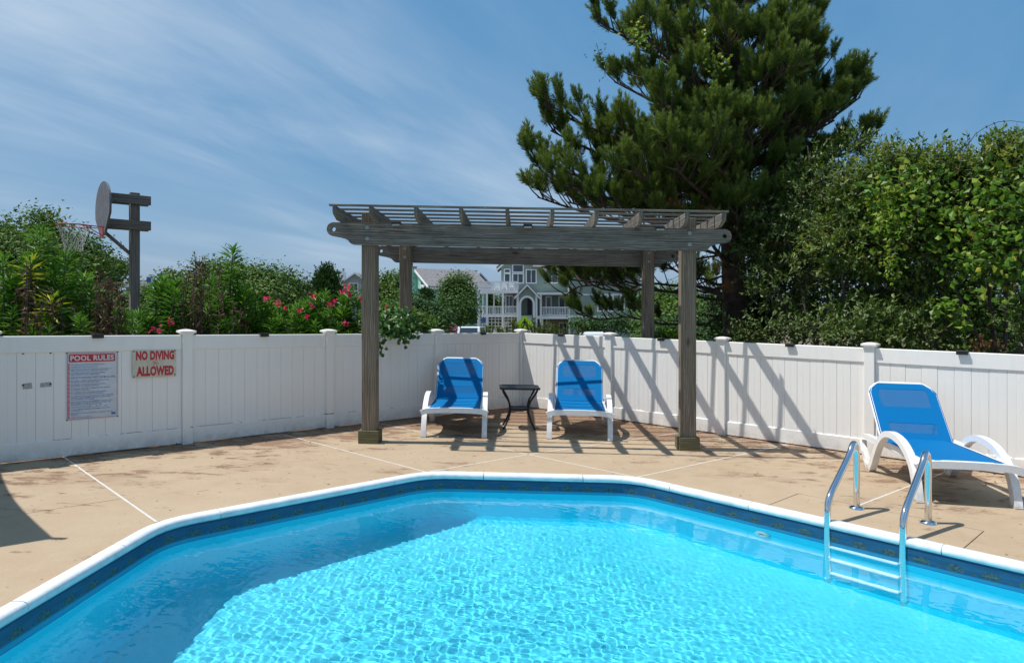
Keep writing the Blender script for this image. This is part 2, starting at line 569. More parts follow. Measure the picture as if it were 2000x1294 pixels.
def resin_mat():
    m, nt, p = newmat('white_resin'); t = NT(nt)
    co = t.coord(); sx = t.n('SeparateXYZ'); t.put(sx.inputs[0], co)
    low = t.range(sx.outputs[2], .0, .30, 1, 0)
    k = t.math('MULTIPLY', low, t.range(t.noise(t.mapping(co, (1, 1, .5)), 16, 6, .65), .34, .66))
    k2 = t.math('MULTIPLY', t.range(t.noise(co, 7, 6, .7), .52, .7), .35)
    col = t.mix(t.math('MULTIPLY', k, .75), (.80, .80, .785), (.42, .37, .30))
    col = t.mix(k2, col, (.62, .60, .56))
    t.put(p.inputs['Base Color'], col); p.inputs['Roughness'].default_value = .4
    return m
M['resin'] = resin_mat()
M['resin_dirty'] = plain('scuffed_resin', (.56, .52, .46), .6, var=.25, vscale=14)
M['sling'] = sling_mat('blue_sling', .0)
M['sling_thin'] = sling_mat('blue_sling_single_layer', .26)
M['earth'] = plain('sandy_ground', (.15, .12, .07), .95, var=.3, vscale=.6)
# ------------------------------------------------------------------ layout of the yard
K = Vector((0.150, 11.36))                 # fence corner
FL_D = Vector((-.720, -.694)).normalized()
FR_D = Vector((.735, -.678)).normalized()
FL_N = Vector((FL_D.y, -FL_D.x)); FR_N = Vector((-FR_D.y, FR_D.x))      # both point out of the yard
if FL_N.y < 0: FL_N = -FL_N
if FR_N.y < 0: FR_N = -FR_N
SPL, SPR = 1.765, 1.775
def on_left(s, n=0.0): return K + FL_D * s + FL_N * n
def on_right(s, n=0.0): return K + FR_D * s + FR_N * n
def s_of_u(u, D, N, n=0.0):
    k = (u - 1000.0) / F
    b = K + N * n
    return (k * b.y - b.x) / (D.x - k * D.y)

# ------------------------------------------------------------------ ground outside
def ground_z(x, y):
    p = Vector((x, y)) - K
    s = max(p.dot(FL_N), p.dot(FR_N))
    if y < 4 and s < 0: return -1.9
    if s < 0.05: return -1.9
    t = min(1.0, max(0.0, (s - 2.5) / 26.0))
    return -0.25 + (-1.62 + .25) * t * t * (3 - 2 * t) + .06 * math.sin(x * 1.3) * math.cos(y * .9)
xs = np.unique(np.concatenate([np.arange(-14, 14.1, .5), np.arange(-60, 61, 4), np.array([-2500, -1200, -600, -300, -180, -110, 110, 180, 300, 600, 1200, 2500])]))
ys = np.unique(np.concatenate([np.arange(-6, 24.1, .5), np.arange(24, 121, 4), np.array([-1500, -600, -200, -60, -20, 150, 220, 350, 600, 1200, 2800])]))
g = MB()
nx, ny = len(xs), len(ys)
g.add([(x, y, ground_z(x, y)) for y in ys for x in xs],
      [(j * nx + i, j * nx + i + 1, (j + 1) * nx + i + 1, (j + 1) * nx + i) for j in range(ny - 1) for i in range(nx - 1)], None, True)
tag(g.build('ground', M['earth']), kind='structure')

# ------------------------------------------------------------------ pool outline
P1 = dk(306, 1018); P2 = dk(833, 921); P3 = dk(1243, 931)
P0 = Vector((-2.60, .95)); P6 = P3 + (dk(2000, 1100) - P3).normalized() * 4.75; P7 = Vector((P6.x, .95))
POOL = [P0, P1, P2, P3, P6, P7]
def round_poly(pts, r, n=5):
    out = []
    m = len(pts)
    for i in range(m):
        a, b, c = pts[i - 1], pts[i], pts[(i + 1) % m]
        d1 = (a - b).normalized(); d2 = (c - b).normalized()
        ang = math.acos(max(-1, min(1, d1.dot(d2))))
        tl = min(r / math.tan(ang / 2), .3)
        p, q = b + d1 * tl, b + d2 * tl
        for k in range(n + 1):
            t = k / n
            out.append(p * (1 - t) ** 2 + b * 2 * t * (1 - t) + q * t * t)
    return out
PATH = round_poly(POOL, .62)
def offset_closed(pts, d):
    """move inwards (to the right of the clockwise outline)"""
    out = []
    m = len(pts)
    for i in range(m):
        a, b, c = pts[i - 1], pts[i], pts[(i + 1) % m]
        d1 = (b - a).normalized(); d2 = (c - b).normalized()
        n1 = Vector((d1.y, -d1.x)); n2 = Vector((d2.y, -d2.x))
        n = (n1 + n2).normalized()
        out.append(b + n * (d / max(.5, n.dot(n1))))
    return out
def cum(pts):
    L = [0.0]
    for i in range(len(pts)): L.append(L[-1] + (pts[(i + 1) % len(pts)] - pts[i]).length)
    return L
INNER = offset_closed(PATH, .088)

# ------------------------------------------------------------------ deck slabs
deck = empty('pool_deck', (0, 0, 0), kind='structure')
def slab(pts, gaps, name='concrete_slab'):
    m = len(pts)
    A = sum(pts[i].x * pts[(i + 1) % m].y - pts[(i + 1) % m].x * pts[i].y for i in range(m))
    sg = 1 if A > 0 else -1
    lines = []
    for i in range(m):
        a, b = pts[i], pts[(i + 1) % m]
        d = (b - a).normalized()
        n = Vector((-d.y, d.x)) * sg
        lines.append((a + n * gaps[i], b + n * gaps[i]))
    q = []
    for i in range(m):
        (a, b), (c, d) = lines[i - 1], lines[i]
        if abs((b - a).normalized().cross((d - c).normalized())) < 1e-3: q.append(c)
        else: q.append(inter(a, b, c, d))
    if sg < 0: q = q[::-1]
    mb = MB()
    mb.prism([[(p.x, p.y) for p in q]], lambda a, b, t: (a, b, -t), .11)
    return mb.build(name, M['concrete'], deck, shear=True)
oL = (on_left(0, .22), on_left(10, .22)); oR = (on_right(0, .22), on_right(10, .22))
def toL(a, b): return inter(a, b, *oL)
def toR(a, b): return inter(a, b, *oR)
KK = inter(*oL, *oR)
l1f = toL(dk(312, 1013), dk(127, 893))
l2f = toL(dk(820, 918), dk(570, 852))
XC = dk(1032, 886.5)
l4f = toL(XC, dk(804, 839))
r3f = toR(XC, dk(1321, 845))
r5f = toR(P3, dk(1530, 869))
m1 = P1 + (l1f - P1) * ((dk(245, 972) - P1).length / (l1f - P1).length)
m1e = m1 + FL_D * 6.5
pd1 = dk(1497, 987); pd2 = dk(1560, 963); pd3 = dk(1920, 1035); pd4 = dk(1880, 1072)
dd = (P6 - P3).normalized(); nn = Vector((-dd.y, dd.x))
pd1 = P3 + dd * (pd1 - P3).dot(dd); pd4 = P3 + dd * (pd4 - P3).dot(dd)
pd2 = pd1 + nn * (pd2 - pd1).dot(nn) + dd * (pd2 - pd1).dot(dd); pd3 = pd4 + nn * (pd2 - pd1).dot(nn)
m6 = pd2 + (pd3 - pd2) * .36
r6f = toR(dk(1690, 986), dk(1768, 954))
gj, gc = .0085, .004
FARL = on_left(10, .22); FARR = on_right(10, .22)
slab([m1, l1f, FARL, m1e], [gj, 0, 0, gc])
slab([P1, m1, m1e, Vector((-8.2, -3.5)), Vector((P0.x, -3.5)), P0], [gj, gc, 0, 0, 0, 0])
slab([P1, P2, l2f, l1f], [0, gj, 0, gj])
slab([P2, XC, l4f, l2f], [gj, gj, 0, gj])
slab([XC, r3f, KK, l4f], [gj, 0, 0, gj])
slab([P2, P3, XC], [0, gj, gj])
slab([P3, r5f, r3f, XC], [gj, 0, gj, gj])
slab([P3, pd1, pd2, m6, r6f, r5f], [0, gc, gc, gj, 0, gj])
slab([pd1, pd4, pd3, pd2], [0, gc, gc, gc])
slab([m6, pd3, pd4, P6, P7, Vector((P7.x, -3.5)), Vector((FARR.x + 1, -3.5)), FARR, r6f], [gc, gc, 0, 0, 0, 0, 0, 0, gj])
slab([P0, Vector((P0.x, -3.5)), Vector((P7.x, -3.5)), P7], [0, 0, 0, 0])
def filler(a, b, mat, w=.03):
    m = MB(); m.bar((a.x, a.y, -.03 if mat == 'cut' else -.0265), (b.x, b.y, -.03 if mat == 'cut' else -.0265), w, .052)
    return m.build('joint_filler', M[mat], deck, shear=True)
for a, b, k in ((P1, l1f, 'filler'), (P2, l2f, 'filler'), (P2, XC, 'filler'), (XC, r3f, 'filler'), (XC, l4f, 'filler'), (P3, XC, 'filler'),
                (P3, r5f, 'filler'), (m6, r6f, 'filler'), (m1, m1e, 'cut'), (pd1, pd2, 'cut'), (pd2, pd3, 'cut'), (pd4, pd3, 'cut')):
    filler(a, b, k)

# ------------------------------------------------------------------ pool shell, water, coping
pool = empty('swimming_pool', (0, 3.5, 0), 'in-ground pool with white rounded coping and blue printed liner sunk in the tan deck', 'swimming pool')
FLOOR_Z = -1.09
cu_ = cum(INNER)
m_ = len(INNER)
mb = MB()
prof = [(0.0, -.012), (0.0, -.05), (0.0, -.26), (0.0, FLOOR_Z + .12), (.025, FLOOR_Z + .05), (.09, FLOOR_Z)]
rings = [offset_closed(INNER, o) if o else INNER for o, z in prof]
for i in range(m_):
    j = (i + 1) % m_
    for k in range(len(prof) - 1):
        a, b, c, d = rings[k][i], rings[k][j], rings[k + 1][j], rings[k + 1][i]
        z0, z1 = prof[k][1], prof[k + 1][1]
        mb.add([(a.x, a.y, z0), (b.x, b.y, z0), (c.x, c.y, z1), (d.x, d.y, z1)], [(0, 1, 2, 3)],
               [[(cu_[i], -z0), (cu_[i + 1], -z0), (cu_[i + 1], -z1), (cu_[i], -z1)]], True)
wall_o = mb.build('liner_wall', M['liner_wall'], pool, shear=True)
mb = MB()
mb.prism([[(p.x, p.y) for p in rings[-1]][::-1]], lambda a, b, t: (a, b, FLOOR_Z - t), .05)
floor_o = mb.build('liner_floor', M['liner_floor'], pool, shear=True)
# coping: bullnose lengths, cut where the photograph shows seams
CP = [(0, -.004), (.002, .010), (.012, .017), (.05, .019), (.076, .017), (.094, .008), (.100, -.010), (.098, -.028), (.090, -.038), (.070, -.038)]
cP = cum(PATH)
def path_s(p):
    best = (9e9, 0)
    for i in range(len(PATH)):
        a, b = PATH[i], PATH[(i + 1) % len(PATH)]
        t = max(0, min(1, (p - a).dot(b - a) / (b - a).length_squared))
        q = a + (b - a) * t
        if (q - p).length < best[0]: best = ((q - p).length, cP[i] + t * (b - a).length)
    return best[1]
seams = sorted(path_s(dk(*q)) for q in ((28, 1180), (222, 1068), (427, 1000), (762, 936), (945, 924), (1137, 927), (1318, 948), (1464, 985), (1851, 1062)))
seams = seams + [path_s(P6) + .2, path_s(P7) - .1, path_s(P7) + 2.2, path_s(P7) + 4.4]
seams = sorted(s % cP[-1] for s in seams)
def sample_path(s):
    s %= cP[-1]
    for i in range(len(PATH)):
        if cP[i] <= s <= cP[i + 1]:
            return i, (s - cP[i]) / max(1e-9, cP[i + 1] - cP[i])
    return 0, 0.0
OFFS = [offset_closed(PATH, o) if o else PATH for o, z in CP]
def coping_piece(s0, s1):
    if s1 < s0: s1 += cP[-1]
    s0 += .003; s1 -= .003
    st = [s0] + sorted(x for x in [c + w for c in cP[:-1] for w in (0, cP[-1])] if s0 + 1e-3 < x < s1 - 1e-3) + [s1]
    vs = []
    for s in st:
        i, t = sample_path(s)
        for k, (o, z) in enumerate(CP):
            p = OFFS[k][i] * (1 - t) + OFFS[k][(i + 1) % len(PATH)] * t
            vs.append((p.x, p.y, z))
    q = len(CP); fs = []
    for a in range(len(st) - 1):
        for k in range(q - 1):
            fs.append((a * q + k, (a + 1) * q + k, (a + 1) * q + k + 1, a * q + k + 1))
    b = MB(); b.add(vs, fs, None, True)
    b.add(vs[:q], [tuple(range(q))]); b.add(vs[-q:], [tuple(range(q))[::-1]])
    return b.build('coping_piece', M['coping'], pool, shear=True)
for i in range(len(seams)):
    coping_piece(seams[i], seams[(i + 1) % len(seams)])

# water: a fine sheet of real ripples
WZ = -.125
def inside(poly, X, Y):
    r = np.zeros(X.shape, bool); n = len(poly)
    for i in range(n):
        a, b = poly[i], poly[(i + 1) % n]
        c = ((a.y > Y) != (b.y > Y))
        r ^= c & (X < (b.x - a.x) * (Y - a.y) / ((b.y - a.y) if abs(b.y - a.y) > 1e-12 else 1e-12) + a.x)
    return r
WS = .0105
wx = np.arange(P0.x - .05, P6.x + .1, WS); wy = np.arange(.9, P2.y + .2, WS)
WX, WY = np.meshgrid(wx, wy)
rg = np.random.default_rng(11)
hgt = np.zeros_like(WX)
def fld(seed, f):
    r = np.random.default_rng(seed); o = np.zeros_like(WX)
    for i in range(5):
        a = r.uniform(0, 6.28); k = f * r.uniform(.6, 1.4)
        o += np.sin(k * (WX * math.cos(a) + WY * math.sin(a)) + r.uniform(0, 6.28))
    return o / 5
chop = np.clip(.72 + 1.1 * fld(3, 1.3) - .17 * (WX - .3), .16, 1.5)      # livelier on the left, calmer near the ladder
far = np.clip((6.6 - WY) / 2.2, .45, 1.0)
for i in range(76):
    lam = np.exp(rg.uniform(math.log(.034), math.log(.5)))
    a = rad(35) + rg.normal(0, .85) + (math.pi if rg.random() < .35 else 0)
    k = 2 * math.pi / lam
    slope = .0052 * (1.0 if lam < .09 else (.6 if lam < .2 else .36))
    amp = slope / k
    ph = rg.uniform(0, 6.28)
    wv = np.sin(k * (WX * math.cos(a) + WY * math.sin(a)) + ph + 1.6 * fld(100 + i, 1.1))
    hgt += amp * wv * (chop if lam < .3 else (.55 + .45 * chop))
hgt *= far
ZW = WZ + hgt - SL * WX
ny_, nx_ = WX.shape
inn = offset_closed(INNER, -.012)
cx = (WX[:-1, :-1] + WX[1:, 1:]) / 2; cyy = (WY[:-1, :-1] + WY[1:, 1:]) / 2
keep = inside(inn, cx, cyy)
idx = np.arange(nx_ * ny_).reshape(ny_, nx_)
quads = np.stack([idx[:-1, :-1], idx[:-1, 1:], idx[1:, 1:], idx[1:, :-1]], -1)[keep]
used = np.unique(quads)
remap = -np.ones(nx_ * ny_, int); remap[used] = np.arange(len(used))
def np_mesh(name, V, Q, smooth=True):
    me = bpy.data.meshes.new(name)
    V = np.asarray(V, np.float32); Q = np.asarray(Q, np.int32)
    me.vertices.add(len(V)); me.vertices.foreach_set('co', V.ravel())
    k = Q.shape[1]
    me.loops.add(Q.size); me.loops.foreach_set('vertex_index', Q.ravel())
    me.polygons.add(len(Q))
    me.polygons.foreach_set('loop_start', np.arange(len(Q), dtype=np.int32) * k)
    me.polygons.foreach_set('loop_total', np.full(len(Q), k, np.int32))
    me.update(calc_edges=True)
    me.polygons.foreach_set('use_smooth', np.full(len(Q), smooth))
    return me
me = np_mesh('water', np.stack([WX.ravel()[used], WY.ravel()[used], ZW.ravel()[used]], -1), remap[quads])
me.materials.append(M['water'])
water = bpy.data.objects.new('water', me); COL.objects.link(water)
tag(water, kind='structure')
water.cycles.is_caustics_caster = True
RECEIVERS = [wall_o, floor_o]

# return fitting on the right wall
rp = P3 + dd * (dk(1480, 995) - P3).dot(dd)
inw = Vector((dd.y, -dd.x))
rp = rp + inw * .092
fit = MB()
ez = Vector((0, 0, 1)); ed = Vector((dd.x, dd.y, 0)); ei = Vector((inw.x, inw.y, 0))
c0 = Vector((rp.x, rp.y, -.40))
for (r0, r1, t0, t1) in ((.062, .062, 0, .012), (.062, .045, .012, .022), (.045, .022, .022, .022), (.022, .018, .022, .004)):
    vs = []
    for k in range(20):
        a = 2 * math.pi * k / 20
        vs.append(c0 + ei * t0 + (ed * math.cos(a) + ez * math.sin(a)) * r0)
    for k in range(20):
        a = 2 * math.pi * k / 20
        vs.append(c0 + ei * t1 + (ed * math.cos(a) + ez * math.sin(a)) * r1)
    fit.add(vs, [(k, (k + 1) % 20, 20 + (k + 1) % 20, 20 + k) for k in range(20)], None, True)
RECEIVERS.append(fit.build('return_fitting', M['resin'], pool, shear=True))

# ------------------------------------------------------------------ ladder
fa = dk(1673, 992); fb = dk(1813, 1021)
lad = empty('pool_ladder', ((fa.x + fb.x) / 2, (fa.y + fb.y) / 2, G((fa.x + fb.x) / 2)),
            'chrome pool ladder with two handrails and white steps standing in the water', 'ladder')
def rail_pts(f):
    pr = [(0, 0), (0, .38), (.0, .46), (.012, .505), (.045, .535), (.085, .53), (.12, .495), (.15, .45), (.50, .235), (.555, .19), (.59, .13), (.60, .06), (.60, -.5), (.60, -1.0)]
    dense = []
    for i in range(len(pr) - 1):
        n = 3 if i in (1, 2, 3, 4, 5, 6, 8, 9, 10) else 2
        for k in range(n): dense.append([pr[i][q] + (pr[i + 1][q] - pr[i][q]) * k / n for q in (0, 1)])
    dense.append(list(pr[-1]))
    for _ in range(3):
        dense = [dense[0]] + [[(dense[i - 1][q] + 2 * dense[i][q] + dense[i + 1][q]) / 4 for q in (0, 1)] for i in range(1, len(dense) - 1)] + [dense[-1]]
    return [Vector((f.x + inw.x * a, f.y + inw.y * a, z)) for a, z in dense]
for f in (fa, fb):
    m = MB(); m.tube(rail_pts(f), .0245, 14)
    r = m.build('handrail', M['chrome'], lad, shear=True); RECEIVERS.append(r)
    m = MB()
    vs = []; fs = []
    pf = [(.026, .022), (.045, .018), (.058, .008), (.060, .0)]
    for (rr, z) in pf:
        for k in range(20):
            a = 2 * math.pi * k / 20
            vs.append((f.x + rr * math.cos(a), f.y + rr * math.sin(a), z + .001))
    for i in range(3):
        for k in range(20): fs.append((i * 20 + k, i * 20 + (k + 1) % 20, i * 20 + 20 + (k + 1) % 20, i * 20 + 20 + k))
    m.add(vs, fs, None, True)
    m.build('flange', M['chrome'], lad, shear=True)
for z in (-.27, -.55, -.83):
    a = fa + inw * .60; b = fb + inw * .60
    m = MB()
    e = (b - a).normalized() * .022
    m.bar((a.x + e.x, a.y + e.y, z), (b.x - e.x, b.y - e.y, z), .085, .03, bev=.008)
    RECEIVERS.append(m.build('step', M['tread'], lad, shear=True))
for z in (-1.0,):
    for f in (fa, fb):
        m = MB(); p = f + inw * .60
        m.tube([(p.x, p.y, z - .035), (p.x, p.y, z + .03)], .028, 12)
        m.build('end_cap', M['tread'], lad, shear=True)
for o in RECEIVERS: o.cycles.is_caustics_receiver = True

# ------------------------------------------------------------------ fences
def plank_mesh(w, h):
    m = MB()
    t = .011
    pf = [(-w / 2 + .0009, t - .0026), (-w / 2 + .0045, t), (-.003, t), (0, t - .0018), (.003, t), (w / 2 - .0045, t), (w / 2 - .0009, t - .0026),
          (w / 2 - .0009, -t), (-w / 2 + .0009, -t)]
    m.prism([pf], lambda a, b, k: (a, -b, k), h)
    o = m.build('plank', M['vinyl'])
    me = o.data
    bpy.data.objects.remove(o)
    return me
TOP, RT, RB = 1.22, .165, .185
def make_fence(name, label, D, N, sp, posts, ends):
    root = empty(name, (K.x, K.y, G(K.x)), label, 'fence')
    def P(s, n, z): q = K + D * s + N * n; return Vector((q.x, q.y, z))
    up = Vector((0, 0, 1)); e3 = Vector((D.x, D.y, 0)); n3 = Vector((N.x, N.y, 0))
    R = Matrix((e3, up.cross(e3), up)).transposed()
    for i in posts:
        s = i * sp
        m = MB(); m.box(P(s, 0, .6165), (.108, .108, 1.237), R, bev=.004)
        po = m.build('post', M['vinyl'], root, shear=True)
        m = MB()
        pf = [(.057, 1.215), (.058, 1.232), (.068, 1.240), (.082, 1.248), (.082, 1.266), (.072, 1.271), (.03, 1.283), (.0, 1.286)]
        vs = []; fs = []
        for (r, z) in pf:
            for (a, b) in ((-1, -1), (1, -1), (1, 1), (-1, 1)):
                vs.append(P(s, 0, z) + R @ Vector((a * r, b * r, 0)))
        for k in range(len(pf) - 1):
            for c in range(4): fs.append((k * 4 + c, k * 4 + (c + 1) % 4, k * 4 + 4 + (c + 1) % 4, k * 4 + 4 + c))
        m.add(vs, fs)
        m.build('cap', M['vinyl'], po, shear=True)
    me = None
    for i in ends:
        a, b = i * sp + .054, (i + 1) * sp - .054
        for (z0, z1, nm) in ((TOP - RT, TOP, 'top_rail'), (.012, RB, 'bottom_rail')):
            m = MB()
            m.bar(P(a, 0, (z0 + z1) / 2), P(b, 0, (z0 + z1) / 2), .050, z1 - z0, bev=.006)
            m.build(nm, M['vinyl'], root, shear=True)
        n = 11; w = (b - a) / n
        if me is None: me = plank_mesh(w, TOP - RT - RB + .03)
        for k in range(n):
            q = K + D * (a + w * (k + .5))
            o = bpy.data.objects.new('plank', me); COL.objects.link(o)
            o.parent = root
            o.location = (q.x - K.x, q.y - K.y, G(q.x) + RB - .015 - root.location.z + random.uniform(-.002, .002))
            o.rotation_euler = (random.uniform(-.002, .002), 0, math.atan2(-e3.y, -e3.x) if N.dot(Vector((-e3.y, e3.x))) < 0 else math.atan2(e3.y, e3.x))
    return root
make_fence('vinyl_fence', 'shaded white vinyl fence running left from the corner, carrying the pool signs', FL_D, FL_N, SPL, (0, 1, 2, 3, 4, 5), range(0, 5))
make_fence('vinyl_fence', 'sunlit white vinyl fence running right from the corner behind the blue loungers', FR_D, FR_N, SPR, (1, 2, 3, 4, 5), range(0, 5))

def solar_light(D, N, sp, i, label):
    s = (i + .5) * sp
    q = K + D * s
    r = empty('solar_light', (q.x, q.y, TOP + G(q.x)), label, 'solar light', 'solar lights clipped on the fence')
    e3 = Vector((D.x, D.y, 0)); n3 = Vector((-N.x, -N.y, 0)); up = Vector((0, 0, 1))
    R = Matrix((e3, up.cross(e3), up)).transposed()
    c = Vector((0, 0, 0))
    m = MB()
    m.box(c + n3 * .015 + up * .008, (.105, .095, .016), R, bev=.003)
    m.box(c + n3 * .0575 - up * .012, (.105, .006, .030), R)
    m.build('housing', M['black'], r, local=True)
    m = MB()
    m.box(c + n3 * .046 - up * .016, (.095, .016, .020), R)
    m.build('lens', M['lens'], r, local=True)
    return r
solar_light(FL_D, FL_N, SPL, 3, 'small black solar light on the fence top above the red and white rules sign')
solar_light(FL_D, FL_N, SPL, 2, 'small black solar light on the fence top below the tall tufted oleander')
solar_light(FL_D, FL_N, SPL, 1, 'small black solar light on the fence top half hidden by the left pergola post')
solar_light(FL_D, FL_N, SPL, 0, 'small black solar light on the shaded fence just left of the corner post')
solar_light(FR_D, FR_N, SPR, 0, 'small black solar light on the sunlit fence just right of the corner post')
solar_light(FR_D, FR_N, SPR, 1, 'small black solar light on the fence top left of the right pergola post')
solar_light(FR_D, FR_N, SPR, 2, 'small black solar light on the fence top between pergola and right lounger')
solar_light(FR_D, FR_N, SPR, 3, 'small black solar light on the fence top above the right lounger, near frame edge')

# ------------------------------------------------------------------ pergola
PO = Vector((-1.655, 7.985)); pe = Vector((1, -.013)).normalized(); pn = Vector((.013, 1)).normalized()
def Q(a, b, z): p = PO + pe * a + pn * b; return Vector((p.x, p.y, z))
PW, PD = 3.69, 2.46
perg = empty('pergola', Q(PW / 2, PD / 2, 0) + Vector((0, 0, G(PO.x + PW / 2))), 'weathered grey timber pergola with open lath roof over the two facing loungers', 'pergola')
pR = Matrix((Vector((pe.x, pe.y, 0)), Vector((pn.x, pn.y, 0)), Vector((0, 0, 1)))).transposed()
BB, BT = 2.288, 2.54
RTOP = BT + .135
for a in (0, PW):
    for b in (0, PD):
        m = MB(); z0 = -1.0 if b else .0
        m.box(Q(a, b, (RTOP - .005 + z0) / 2), (.168, .168, RTOP - .005 - z0), pR, bev=.006)
        po = m.build('post', M['wood_post'], perg, shear=True)
        if not b:
            m = MB()
            for (da, db, sa, sb) in ((0, -.102, .232, .036), (0, .102, .232, .036), (-.102, 0, .036, .167), (.102, 0, .036, .167)):
                m.box(Q(a + da, db, .075), (sa, sb, .148), pR, bev=.003)
            m.build('base_trim', M['wood_base'], po, shear=True)
def beam_outline(x0, x1):
    """nose with a hole at each end, ogee below it"""
    h = BT - BB
    nr = .079
    def end(x, sgn):
        pts = []
        for k in range(11):                       # round nose
            a = math.pi / 2 + math.pi * k / 10
            pts.append((x + sgn * (nr + nr * math.cos(a)), h - nr + nr * math.sin(a)))
        pts += [(x + sgn * (.15), h - 2 * nr - .012), (x + sgn * .21, h - 2 * nr - .028), (x + sgn * .245, h - 2 * nr - .045), (x + sgn * .262, .028), (x + sgn * .285, .008), (x + sgn * .31, 0)]
        return pts
    L = end(x0, 1)            # top of nose -> down -> along the bottom
    Rr = end(x1, -1)[::-1]
    out = L + Rr
    holes = []
    for x, sgn in ((x0, 1), (x1, -1)):
        holes.append([(x + sgn * nr + .026 * math.cos(2 * math.pi * k / 14), h - nr + .026 * math.sin(2 * math.pi * k / 14)) for k in range(14)])
    return [out] + holes
BTH = .048
for b in (-.084 - BTH, PD + .084):
    m = MB()
    m.prism(beam_outline(-.475, PW + .475), lambda x, z, t, b=b: Q(x, b + t, BB + z), BTH)
    bo = m.build('beam', M['wood_beam'], perg, shear=True)
    m = MB()
    for a in (0, PW):
        for z in (BB + .07, BT - .055):
            yb = b - .008 if b < 0 else -.0
            if b < 0:
                m.tube([Q(a - .005, b - .010, z), Q(a - .005, b + .002, z)], .023, 10)
            else:
                m.tube([Q(a, PD - .084 - .010, z), Q(a, PD - .082, z)], .02, 10)
    m.build('bolt', M['bolt'], bo, shear=True)
def rafter_outline(y0, y1, h):
    def end(y, s):
        return [(y, h), (y - 0, h - .055), (y + s * .008, h - .075), (y + s * .05, h - .098), (y + s * .10, h - .112), (y + s * .135, h - .128), (y + s * .155, 0)]
    return [end(y0, 1) + end(y1, -1)[::-1]]
RX = [(u - 1000) / F * 7.52 + 1.655 for u in (654, 733, 813.5, 901.5, 992, 1080, 1166, 1253, 1336, 1413)]
RX[1] = .084 + .024; RX[8] = PW - .084 - .024
for a in RX:
    m = MB()
    m.prism(rafter_outline(-.47, PD + .40, RTOP - BT), lambda y, z, t, a=a: Q(a - .02 + t, y, BT + z + .001), .040)
    m.build('rafter', M['wood_beam'], perg, shear=True)
NL_ = 12
for i in range(NL_):
    y = -.455 + i * .3
    m = MB()
    j1, j2 = random.uniform(-.01, .01), random.uniform(-.01, .01)
    m.bar(Q(RX[0] - .05 + j1, y + random.uniform(-.008, .008), RTOP + .012), Q(RX[-1] + .05 + j2, y + random.uniform(-.008, .008), RTOP + .012), .042, .022, bev=.003)
    m.build('lath', M['wood_beam'], perg, shear=True)
def beam_light(a, label):
    p = Q(a, -.084 - BTH, BT)
    r = empty('solar_light', (p.x, p.y, BT + G(p.x)), label, 'solar light', 'solar lights on the pergola beam')
    m = MB(); m.box((0, .0, .008), (.10, .10, .014), pR, bev=.003); m.box((0, -.047, -.008), (.10, .006, .022), pR)
    m.build('housing', M['black'], r, local=True)
    m = MB(); m.box((0, -.034, -.024), (.085, .050, .016), pR); m.build('lens', M['lens'], r, local=True)
beam_light((775 - 1000) / F * 7.85 + 1.655, 'small solar light on the front beam near the left pergola post')
beam_light((1031 - 1000) / F * 7.85 + 1.655, 'small solar light at the middle of the front pergola beam')
beam_light((1287 - 1000) / F * 7.85 + 1.655, 'small solar light on the front beam near the right pergola post')
# ------------------------------------------------------------------ loungers
def bevel_mod(o, w, seg=2):
    b = o.modifiers.new('bevel', 'BEVEL'); b.width = w; b.segments = seg; b.limit_method = 'ANGLE'; b.angle_limit = rad(35)
    o.data.polygons.foreach_set('use_smooth', [True] * len(o.data.polygons))
    wnm = o.modifiers.new('normals', 'WEIGHTED_NORMAL'); wnm.keep_sharp = True
    return o
def smooth_line(pts, it=2):
    pts = [Vector(p) for p in pts]
    for _ in range(it):
        q = [pts[0]]
        for i in range(len(pts) - 1):
            q += [pts[i] * .75 + pts[i + 1] * .25, pts[i] * .25 + pts[i + 1] * .75]
        q.append(pts[-1]); pts = q
    return pts
def strip_outline(c, w):
    """closed outline of a band of width w (list or number) along centre line c (2-D)"""
    n = len(c); L = []; R = []
    for i in range(n):
        t = (c[min(n - 1, i + 1)] - c[max(0, i - 1)]).normalized()
        nrm = Vector((-t.y, t.x)); h = (w[i] if isinstance(w, list) else w) / 2
        L.append(c[i] + nrm * h); R.append(c[i] - nrm * h)
    return [(p.x, p.y) for p in L + R[::-1]]
